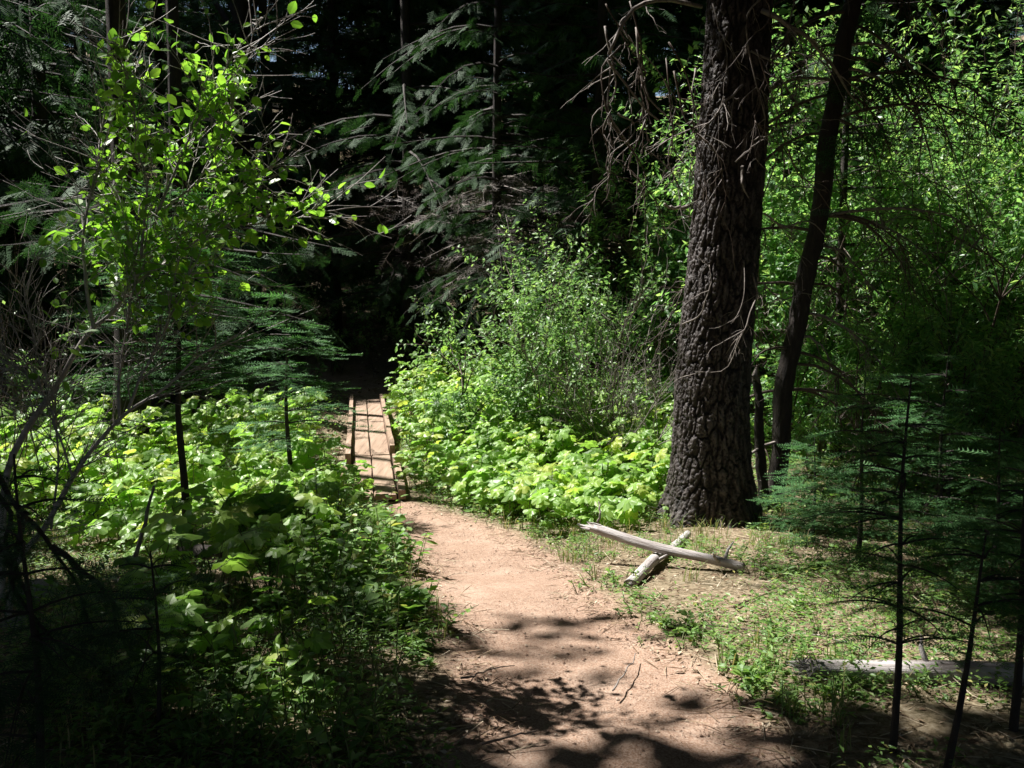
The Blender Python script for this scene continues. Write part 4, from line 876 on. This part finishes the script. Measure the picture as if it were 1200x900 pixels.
splinters(952, 784, 3.62, 34, 'frayed splinters at the broken left end of the long bleached log')
def stick(pxs, r0, r1, label, name='stick', mat='twig', Ys=None, dz=.02, n=20, subs=0):
    pts = np.array([(G(a, b_) + [0, 0, dz]) if Ys is None else P(a, b_, Ys[i]) for i, (a, b_) in enumerate(pxs)]); c = crooked(pts, n, .008, r2); loc = c[0]
    mb = MB(); mb.add(*tube(c, np.linspace(r0, r1, n), 7, True, .1))
    for k in range(subs):
        i = r2.integers(3, n); d = nrm(r2.normal(0, 1, 3) + [0, 0, .6]); mb.add(*tube(np.array([c[i], c[i] + d * .06, c[i] + d * .13 + [0, 0, -.01]]), [.003, .0025, .0015], 4))
    V, F_ = mb.get(); obj(name, mk(name, V - loc, F_, M[mat], True), None, label, 'stick', loc=loc)
stick([(780, 738), (830, 738), (880, 743), (940, 756)], .006, .004, 'long thin brown stick lying in the grass right of the path')
stick([(700, 612), (703, 600), (702, 588)], .008, .005, 'short pale stick standing upright behind the splintered log', mat='dead', Ys=[6.2, 6.2, 6.25])
stick([(718, 815), (735, 790), (745, 770)], .004, .002, 'pale dry stalk curving up from the right verge near the path', mat='dead')
stick([(565, 878), (600, 868), (630, 862)], .005, .003, 'dark twig lying in the shade on the path')
stick([(540, 800), (560, 795), (575, 788)], .005, .003, 'short twig poking onto the path from the left verge', subs=2)
stick([(132, 682), (160, 690), (182, 688)], .014, .010, 'pale bleached stick on the ground below the left thimbleberries', mat='log')
stick([(170, 678), (190, 680), (208, 684)], .017, .013, 'thick short bleached stick beside the dark fallen branch', mat='log')
stick([(215, 662), (260, 668), (300, 655), (330, 640), (340, 628)], .05, .025, 'dark rotting fallen branch under the left thimbleberries', mat='bark', dz=.1, Ys=None, subs=4)
stick([(155, 660), (165, 630), (172, 600), (180, 570)], .014, .008, 'grey bent stick rising out of the left thimbleberries', mat='dead', Ys=[5.3, 5.3, 5.35, 5.4])
stick([(860, 715), (900, 700), (960, 690)], .006, .003, 'thin crooked stick in the shade right of the crossed logs')
stick([(1000, 760), (960, 750), (900, 742)], .005, .003, 'grey twig behind the bleached log', mat='dead', subs=2)
def rock(px, py, w, h, label):
    p = G(px, py); rng = np.random.default_rng(int(px)); n, m_ = 18, 12
    th = np.arange(n) * 2 * math.pi / n; ph = np.linspace(-.5, 1, m_) * math.pi / 2; T, Ph = np.meshgrid(th, ph)
    R = 1 + .18 * fbm(np.cos(T) * 1.6 + px, np.sin(T) * 1.6 + Ph * 1.5, 3); V = np.stack([R * np.cos(T) * np.cos(Ph) * w, R * np.sin(T) * np.cos(Ph) * w * .8, R * np.sin(Ph) * h], -1).reshape(-1, 3)
    i = np.arange(m_ - 1)[:, None] * n; j = np.arange(n)[None]; jn = (j + 1) % n; Fq = np.stack([i + j, i + jn, i + n + jn, i + n + j], -1).reshape(-1, 4)
    obj('stone', mk('stone', V, Fq, M['rock'], True), None, label, 'stone', loc=p)
rock(42, 700, .13, .10, 'grey rounded stone among the weeds at the lower left edge')
rock(105, 705, .07, .05, 'small grey stone right of the rounded one at lower left')
rock(20, 735, .08, .05, 'low flat stone half buried at the left picture edge')

# ================================================================== ground cover
def pts_in(rng, n, poly_px, by_ground=True):
    """ground points inside a picture-space outline that was projected to the ground once"""
    g = np.array([G(a, b_)[:2] for a, b_ in poly_px]); lo, hi = g.min(0), g.max(0); out = np.zeros((0, 2))
    while len(out) < n:
        q = rng.uniform(lo, hi, (n * 2, 2)); c = np.zeros(len(q), bool)
        for i in range(len(g)):
            a, b_ = g[i], g[(i + 1) % len(g)]
            cond = ((a[1] > q[:, 1]) != (b_[1] > q[:, 1])) & (q[:, 0] < (b_[0] - a[0]) * (q[:, 1] - a[1]) / (b_[1] - a[1] + 1e-12) + a[0]); c ^= cond
        out = np.vstack([out, q[c]])
    return out[:n]
def thimble_patch(rng, xy, h0, h1, lsz, hfun=None, per=7, fl=.4):
    """leaves on petioles from short canes"""
    leaf_p, leaf_d, leaf_s = [], [], []; mb = MB()
    for x, y in xy:
        z0 = float(gz(x, y)); Hh = rng.uniform(h0, h1) * (hfun(x, y) if hfun else 1); ln = rng.normal(0, .12, 2); top = np.array([x + ln[0], y + ln[1], z0 + Hh]); bs = np.array([x, y, z0 - .02])
        mid = (top + bs) / 2 + np.append(rng.normal(0, .02, 2), 0); mb.add(*tube(np.array([bs, mid, top]), [.005, .004, .003], 4, False))
        for k in range(per):
            f_ = rng.uniform(fl, 1); q = bs + (top - bs) * f_; a_ = rng.uniform(0, 6.28); pl = rng.uniform(.06, .16); o = np.array([math.cos(a_), math.sin(a_), rng.uniform(.2, .8)])
            e = q + o * pl; mb.add(*tube(np.array([q, e]), [.002, .0015], 3, False))
            leaf_p.append(e); leaf_d.append(np.array([math.cos(a_), math.sin(a_), rng.uniform(-.5, .05)])); leaf_s.append(lsz * rng.uniform(.55, 1.2) * (.75 + .4 * f_))
    return mb, np.array(leaf_p), np.array(leaf_d), np.array(leaf_s)
def thimble_mesh(rng, mb, lp, ld, ls, loc=np.zeros(3)):
    k = len(lp); h = k // 2; nrmv = np.tile([-.38, -.28, 1.], (k, 1)) + rng.normal(0, .33, (k, 3)); R = frames(ld, nrmv)
    nb_ = sum(len(f) for f in mb.F); mb.add(*inst(*PALM, lp[:h], R[:h], ls[:h])); mb.add(*inst(*PALM2, lp[h:], R[h:], ls[h:])); V, F_ = mb.get(); mi = np.ones(len(F_), int); mi[nb_:] = 0
    return mk('thimbleberry', V - loc, F_, [M['thimble'], M['stem']], False, mi)
rt = np.random.default_rng(71)
PR = [(452, 530), (455, 490), (500, 474), (600, 468), (700, 472), (800, 486), (810, 560), (775, 606), (735, 618), (690, 628), (640, 630), (592, 618), (555, 604), (515, 588), (478, 570)]
xy = pts_in(rt, 900, PR); xy = xy[(pathd(xy[:, 0], xy[:, 1]) < -.2) & (bridged(xy[:, 0], xy[:, 1]) > .14)]
obj('thimbleberry_patch', thimble_mesh(rt, *thimble_patch(rt, xy, .30, .55, .17, per=9, fl=.2, hfun=lambda x, y: .62 + 1.1 * float(sstep(8.2, 12, y)))), None, 'dense sunlit yellow green thimbleberry patch right of the footbridge', 'ground cover', kind='stuff')
PLft = [(-120, 650), (-120, 520), (100, 505), (300, 500), (372, 515), (395, 560), (425, 610), (400, 650), (330, 650), (250, 650), (120, 655)]
xy = pts_in(rt, 620, PLft); xy = xy[(pathd(xy[:, 0], xy[:, 1]) < -.3) & (bridged(xy[:, 0], xy[:, 1]) > .45)]
obj('thimbleberry_patch', thimble_mesh(rt, *thimble_patch(rt, xy, .28, .58, .19, per=7, fl=.25, hfun=lambda x, y: .65 + .75 * float(sstep(6.2, 9.5, y)))), None, 'dense thimbleberry patch with large leaves left of the path', 'ground cover', kind='stuff')
for q, (px, py, l, sz) in enumerate([(640, 604, 'large leaved thimbleberry plant at the front edge of the right patch', .2), (585, 600, 'thimbleberry plant leaning over the path at the corner of the right patch', .18), (715, 600, 'thimbleberry plant with one big pale leaf left of the splintered log', .2), (800, 610, 'thimbleberry plant at the foot of the pine trunk', .13),
        (505, 572, 'thimbleberry plant beside the near end of the footbridge', .15), (255, 690, 'shaded thimbleberry plant with large drooping leaves above the fallen branch', .19), (310, 715, 'shaded thimbleberry plant in the middle of the left bank', .17), (190, 740, 'dark thimbleberry plant in the lower left shade', .18), (360, 670, 'thimbleberry plant below the lupine flowers', .16), (215, 790, 'dark thimbleberry plant nearest the lower left corner', .15), (330, 800, 'low dark thimbleberry plant near the bottom edge left of the path', .14), (120, 640, 'tall thimbleberry plant in front of the left patch', .21)]):
    g = G(px, py); rr_ = np.random.default_rng(q + 5); pp = g[:2] + rr_.normal(0, .08, (4 if q < 5 else 5, 2)); loc = np.array([g[0], g[1], hz(g[0], g[1])])
    obj('thimbleberry_plant', thimble_mesh(rr_, *thimble_patch(rr_, pp, .18 if sz < .16 else .25, .3 if sz < .16 else .5, sz * .95, per=5), loc), None, l, 'plant', loc=loc)

# leafy perennials along the left edge of the path
def perennial(px, py, hgt, n, label, sz=.055, tmpl=NARROW, mat='herb', group=None, spread=.10, tilt=.45, bias=(0, 0), per=12, flowers=0):
    g = G(px, py); loc = np.array([g[0], g[1], float(gz(g[0], g[1]))]); rng = np.random.default_rng(int(px * 13 + py)); root = thing('leafy_plant' if not flowers else 'lupine', label, 'plant', loc, group)
    st = MB(); lp, ld, ls = [], [], []; fl = []
    for i in range(n):
        a_ = rng.uniform(0, 6.28); t_ = rng.uniform(.1, tilt); L = hgt * rng.uniform(.6, 1.15); p0 = np.append(rng.normal(0, spread, 2), -.02); d = np.array([math.cos(a_) * t_ + bias[0], math.sin(a_) * t_ + bias[1], 1]); u = np.linspace(0, 1, 6)[:, None]
        c = p0 + nrm(d) * L * u + np.array([d[0], d[1], -.3]) * L * .3 * u ** 2; st.add(*tube(c, np.linspace(.003, .0015, 6), 4, False))
        for k in range(per):
            f_ = rng.uniform(.15, 1.0); i0 = min(4, int(f_ * 5)); q = c[i0] + (c[i0 + 1] - c[i0]) * (f_ * 5 - i0); a2 = rng.uniform(0, 6.28); lp.append(q); ld.append([math.cos(a2), math.sin(a2), rng.uniform(-.3, .6)]); ls.append(sz * rng.uniform(.6, 1.3))
        fl.append(c[-1])
    if n <= 9:
        for a_, b_ in zip(st.V, st.F): obj('stem', mk('stem', a_, b_ - b_.min(), M['stem']), root)
    else: obj('stems', st.mesh('stems', M['stem']), root)
    V, F_ = inst(*tmpl, np.array(lp), frames(np.array(ld), np.tile([0, 0, 1.], (len(lp), 1)) + rng.normal(0, .4, (len(lp), 3))), np.array(ls)); obj('leaves', mk('leaves', V, F_, M[mat]), root)
    if flowers:
        for k in range(flowers):
            q = fl[k] + [0, 0, -.02]; mb = MB(); st2 = MB()
            for i in range(46):
                zz = rng.uniform(0, .17); a2 = rng.uniform(0, 6.28); w_ = .022 * (1 - zz / .22); d = np.array([math.cos(a2), math.sin(a2), .3]); mb.add(*inst(*LEAF4, (q + np.array([0, 0, zz]) + d * .004)[None], frames(d[None], np.array([[0, 0, 1.]]) + rng.normal(0, .3, (1, 3))), w_))
            st2.add(*tube(np.array([q - [0, 0, .05], q + [0, 0, .18]]), [.003, .002], 4)); V, F_ = mb.get(); obj('flower_spike', mk('flower_spike', V, F_, M['lupine']), root); obj('flower_stalk', st2.mesh('flower_stalk', M['stem']), root)
    return root
M['lupine'] = leafmat('lupine petal', [(0, (.30, .26, .55)), (.6, (.45, .40, .68)), (1, (.68, .62, .8))], (1, 1, 1), .3, .5)
perennial(398, 640, .52, 4, 'lupine with two pale violet flower spikes on the left bank by the footbridge', flowers=2, sz=.05)
perennial(418, 650, .48, 3, 'lupine with a single violet flower spike nearest the path', flowers=1, sz=.05)
EG = 'leafy weeds crowding the left edge of the path'; EL_ = 'leafy green weed in the sunny fringe along the left edge of the path'
rp = np.random.default_rng(81)
for q in range(44):
    t_ = rp.uniform(0, 1); py = 590 + 190 * t_; lx = np.interp(py, [580, 605, 650, 700, 750, 800], [425, 448, 478, 498, 520, 530]); px = lx - abs(rp.normal(0, 28)) - 22
    perennial(px, py, rp.uniform(.16, .36) * (1 if py < 720 else .7), rp.integers(5, 9), EL_, sz=rp.uniform(.045, .075), tmpl=NARROW if q % 3 else LEAF, group=EG, per=11, bias=(.04, 0))
for q in range(40):
    px = rp.uniform(330, 450); py = rp.uniform(590, 720)
    perennial(px, py, rp.uniform(.25, .5), rp.integers(4, 8), 'leafy green weed on the bank between the left thimbleberries and the path', sz=rp.uniform(.05, .08), tmpl=NARROW if q % 2 else LEAF, group='leafy weeds on the left bank', per=10)
for q in range(96):
    px = rp.uniform(20, 515); py = rp.uniform(680, 900)
    if pathd(*G(px, py)[:2]) > -.24: continue
    perennial(px, py, rp.uniform(.14, .36), rp.integers(4, 8), 'dark leafy weed in the shaded lower left ground', sz=rp.uniform(.04, .07), tmpl=LEAF4 if q % 2 else NARROW4, group='shaded weeds at lower left', per=8)
for q in range(120):
    px = rp.uniform(640, 1200); py = rp.uniform(600, 720) if q % 3 else rp.uniform(640, 850)
    if px < 700 and py > 660: continue
    if pathd(*G(px, py)[:2]) > -.15 or fbm(px / 70., py / 30., 9) < -.08: continue
    perennial(px, py, rp.uniform(.07, .22), rp.integers(5, 9), 'small leafy weed on the grassy verge right of the path', sz=rp.uniform(.03, .05), tmpl=LEAF4 if q % 2 else NARROW4, group='small weeds on the right verge', per=10, spread=.07, tilt=.8)
for q in range(40):
    t_ = rp.uniform(0, 1); py = 612 + 230 * t_; px = np.interp(py, [605, 620, 650, 700, 750, 800, 850], [535, 590, 648, 706, 775, 855, 900]) + abs(rp.normal(0, 22)) + 10
    perennial(px, py, rp.uniform(.05, .14), rp.integers(5, 9), 'small leafy weed on the grassy verge right of the path', sz=rp.uniform(.025, .045), tmpl=LEAF4 if q % 2 else NARROW4, group='small weeds on the right verge', per=9, spread=.07, tilt=.9)
perennial(527, 724, .2, 1, 'single thin sprig with a few small leaves reaching over the path', sz=.035, tmpl=LEAF, per=9, tilt=.2, bias=(.9, 0), spread=.01)
perennial(440, 628, .28, 1, 'dry seed stalk arching over the near path below the footbridge', sz=.02, tmpl=LEAF, per=14, tilt=.2, bias=(.5, 0), spread=.01)

# low herbs, grass, litter (uncountable)
rh = np.random.default_rng(91)
def cloud(rng, n, xr, yr, cond=None):
    x = rng.uniform(*xr, n * 2); y = yr[0] + (yr[1] - yr[0]) * rng.random(n * 2) ** 1.35; k = np.abs(x) < .62 * y + .5
    if cond is not None: k &= cond(x, y)
    x, y = x[k][:n], y[k][:n]; return x, y, gz(x, y)
offp = lambda x, y: (bridged(x, y) > .06) & ((pathd(x, y) + .10 * fbm(x * 4, y * 4, 66)) < -.03)
patchy = lambda x, y: (fbm(x * 1.6, y * 1.6, 55) + .25 * vnoise(x * 6, y * 6, 56)) > np.where(x > 0, .0, -.22)
x, y, z = cloud(rh, 40000, (-6, 7), (2.2, 13), lambda x, y: offp(x, y) & patchy(x, y) & (rh.random(len(x)) < np.clip(.3 + -pathd(x, y) * 1.8, 0, 1)))
per = 5; k = len(x); Pp = np.repeat(np.stack([x, y, z], 1), per, 0); Pp[:, :2] += rh.normal(0, .02, (k * per, 2)); Pp[:, 2] += rh.uniform(.005, .09, k * per)
a_ = rh.uniform(0, 6.28, k * per); D = np.stack([np.cos(a_), np.sin(a_), rh.uniform(-.2, .5, k * per)], 1)
V, F_ = inst(*t_leaf4(.2, .04), Pp, frames(D, np.tile([0, 0, 1.], (k * per, 1)) + rh.normal(0, .35, (k * per, 3))), rh.uniform(.012, .030, k * per) * rh.choice([.8, 1, 1.6], k * per))
obj('low_herbs', mk('low_herbs', V, F_, M['herb']), None, 'low green herbs covering the open ground beside the path', 'ground cover', kind='stuff')
# grass blades in tufts
x, y, z = cloud(rh, 2400, (-6, 7), (2.2, 14), lambda x, y: offp(x, y) & (fbm(x * 1.1, y * 1.1, 44) > -.1))
per = 9; k = len(x); n = k * per; Pp = np.repeat(np.stack([x, y, z - .01], 1), per, 0); Pp[:, :2] += rh.normal(0, .022, (n, 2)); a_ = rh.uniform(0, 6.28, n); L = rh.uniform(.05, .2, n); t_ = rh.uniform(.15, .9, n)
o = np.stack([np.cos(a_), np.sin(a_), 0 * a_], 1); sd = np.stack([-np.sin(a_), np.cos(a_), 0 * a_], 1) * .0022; up = np.array([0, 0, 1.])
m1 = Pp + o * (L * t_ * .35)[:, None] + up * (L * .6)[:, None]; tp = Pp + o * (L * t_)[:, None] + up * (L * (1 - .35 * t_))[:, None]
V = np.stack([Pp - sd, Pp + sd, m1 + sd, m1 - sd, tp], 1).reshape(-1, 3); b0 = np.arange(n)[:, None, None] * 5; F_ = (np.array([[0, 1, 2], [0, 2, 3], [3, 2, 4]])[None] + b0).reshape(-1, 3)
obj('grass', mk('grass', V, F_, M['grass']), None, 'thin grass tufts and dry blades beside the path', 'grass', kind='stuff')
# litter: dry leaves and needles, on the ground and scattered on the path
x, y, z = cloud(rh, 42000, (-7, 8), (2.0, 14), lambda x, y: pathd(x, y) < .12)
k = len(x); a_ = rh.uniform(0, 6.28, k); D = np.stack([np.cos(a_), np.sin(a_), rh.normal(0, .2, k)], 1)
V, F_ = inst(*t_leaf4(.2, .05), np.stack([x, y, z + .008], 1), frames(D, np.tile([0, 0, 1.], (k, 1)) + rh.normal(0, .3, (k, 3))), rh.uniform(.012, .045, k))
mb = MB(); mb.add(V, F_)
x, y, z = cloud(rh, 30000, (-7, 8), (2.0, 13), lambda x, y: pathd(x, y) < .2)
k = len(x); a_ = rh.uniform(0, 6.28, k); D = np.stack([np.cos(a_), np.sin(a_), rh.normal(0, .12, k)], 1); NB = np.array([(0, -.02, 0), (0, .02, 0), (1, .012, .01), (1, -.012, .01), (.5, 0, .03)]); NBF = np.array([(0, 4, 1), (1, 4, 2), (2, 4, 3), (3, 4, 0)])
mb.add(*inst(NB, NBF, np.stack([x, y, z + .006], 1), frames(D, np.tile([0, 0, 1.], (k, 1))), rh.uniform(.03, .15, k)))
obj('leaf_litter', mb.mesh('leaf_litter', M['litter']), None, 'dry leaves, needles and straw strewn over the ground', 'litter', kind='stuff')
x, y, z = cloud(rh, 90000, (-3.2, 2.4), (1.8, 9.2), lambda x, y: (pathd(x, y) > -.08) & (rh.random(len(x)) < 1.0 - .55 * np.clip(pathd(x, y) / .5, 0, 1)))
k = len(x); a_ = rh.uniform(0, 6.28, k); D = np.stack([np.cos(a_), np.sin(a_), rh.normal(0, .15, k)], 1); mb = MB(); h = k // 2
mb.add(*inst(NB * [1, 2.4, 1.6], NBF, np.stack([x, y, z + .002], 1)[:h], frames(D[:h], np.tile([0, 0, 1.], (h, 1))), rh.uniform(.008, .026, h)))
PB = np.array([(1, 0, 0), (.3, .8, 0), (-.8, .5, 0), (-.7, -.6, 0), (.4, -.9, 0), (0, 0, .6)]) * .5; PBF = np.array([(0, 1, 5), (1, 2, 5), (2, 3, 5), (3, 4, 5), (4, 0, 5)])
mb.add(*inst(PB, PBF, np.stack([x, y, z], 1)[h:], frames(D[h:], np.tile([0, 0, 1.], (k - h, 1))), rh.uniform(.003, .008, k - h) * rh.choice([1, 1, 1, 1, 1, 1, 1, 1, 1, 2.6], k - h)))
obj('path_grit', mb.mesh('path_grit', M['chip']), None, 'small needles, chips and grit scattered over the dirt path', 'grit', kind='stuff')
# litter and low herbs further back: slope at right, far side of the creek
x, y, z = cloud(rh, 26000, (-12, 16), (12, 26)); k = len(x); a_ = rh.uniform(0, 6.28, k); D = np.stack([np.cos(a_), np.sin(a_), rh.normal(0, .3, k)], 1)
obj('far_litter', (lambda V, F_: mk('far_litter', V, F_, M['litter']))(*inst(*t_leaf4(.3, .05), np.stack([x, y, z + .02], 1), frames(D, np.tile([0, 0, 1.], (k, 1)) + rh.normal(0, .3, (k, 3))), rh.uniform(.03, .11, k))), None, 'dry litter on the shaded forest floor beyond the footbridge', 'litter', kind='stuff')
x, y, z = cloud(rh, 30000, (-7, 9), (8, 16.5), lambda x, y: (bridged(x, y) > .1) & (pathd(x, y) < -.1)); k = len(x); a_ = rh.uniform(0, 6.28, k); D = np.stack([np.cos(a_), np.sin(a_), rh.uniform(-.2, .6, k)], 1)
obj('far_herbs', (lambda V, F_: mk('far_herbs', V, F_, M['herb']))(*inst(*LEAF4, np.stack([x, y, z + rh.uniform(0, .22, k)], 1), frames(D, np.tile([0, 0, 1.], (k, 1)) + rh.normal(0, .4, (k, 3))), rh.uniform(.03, .08, k))), None, 'soft green low growth on both sides of the footbridge', 'ground cover', kind='stuff')
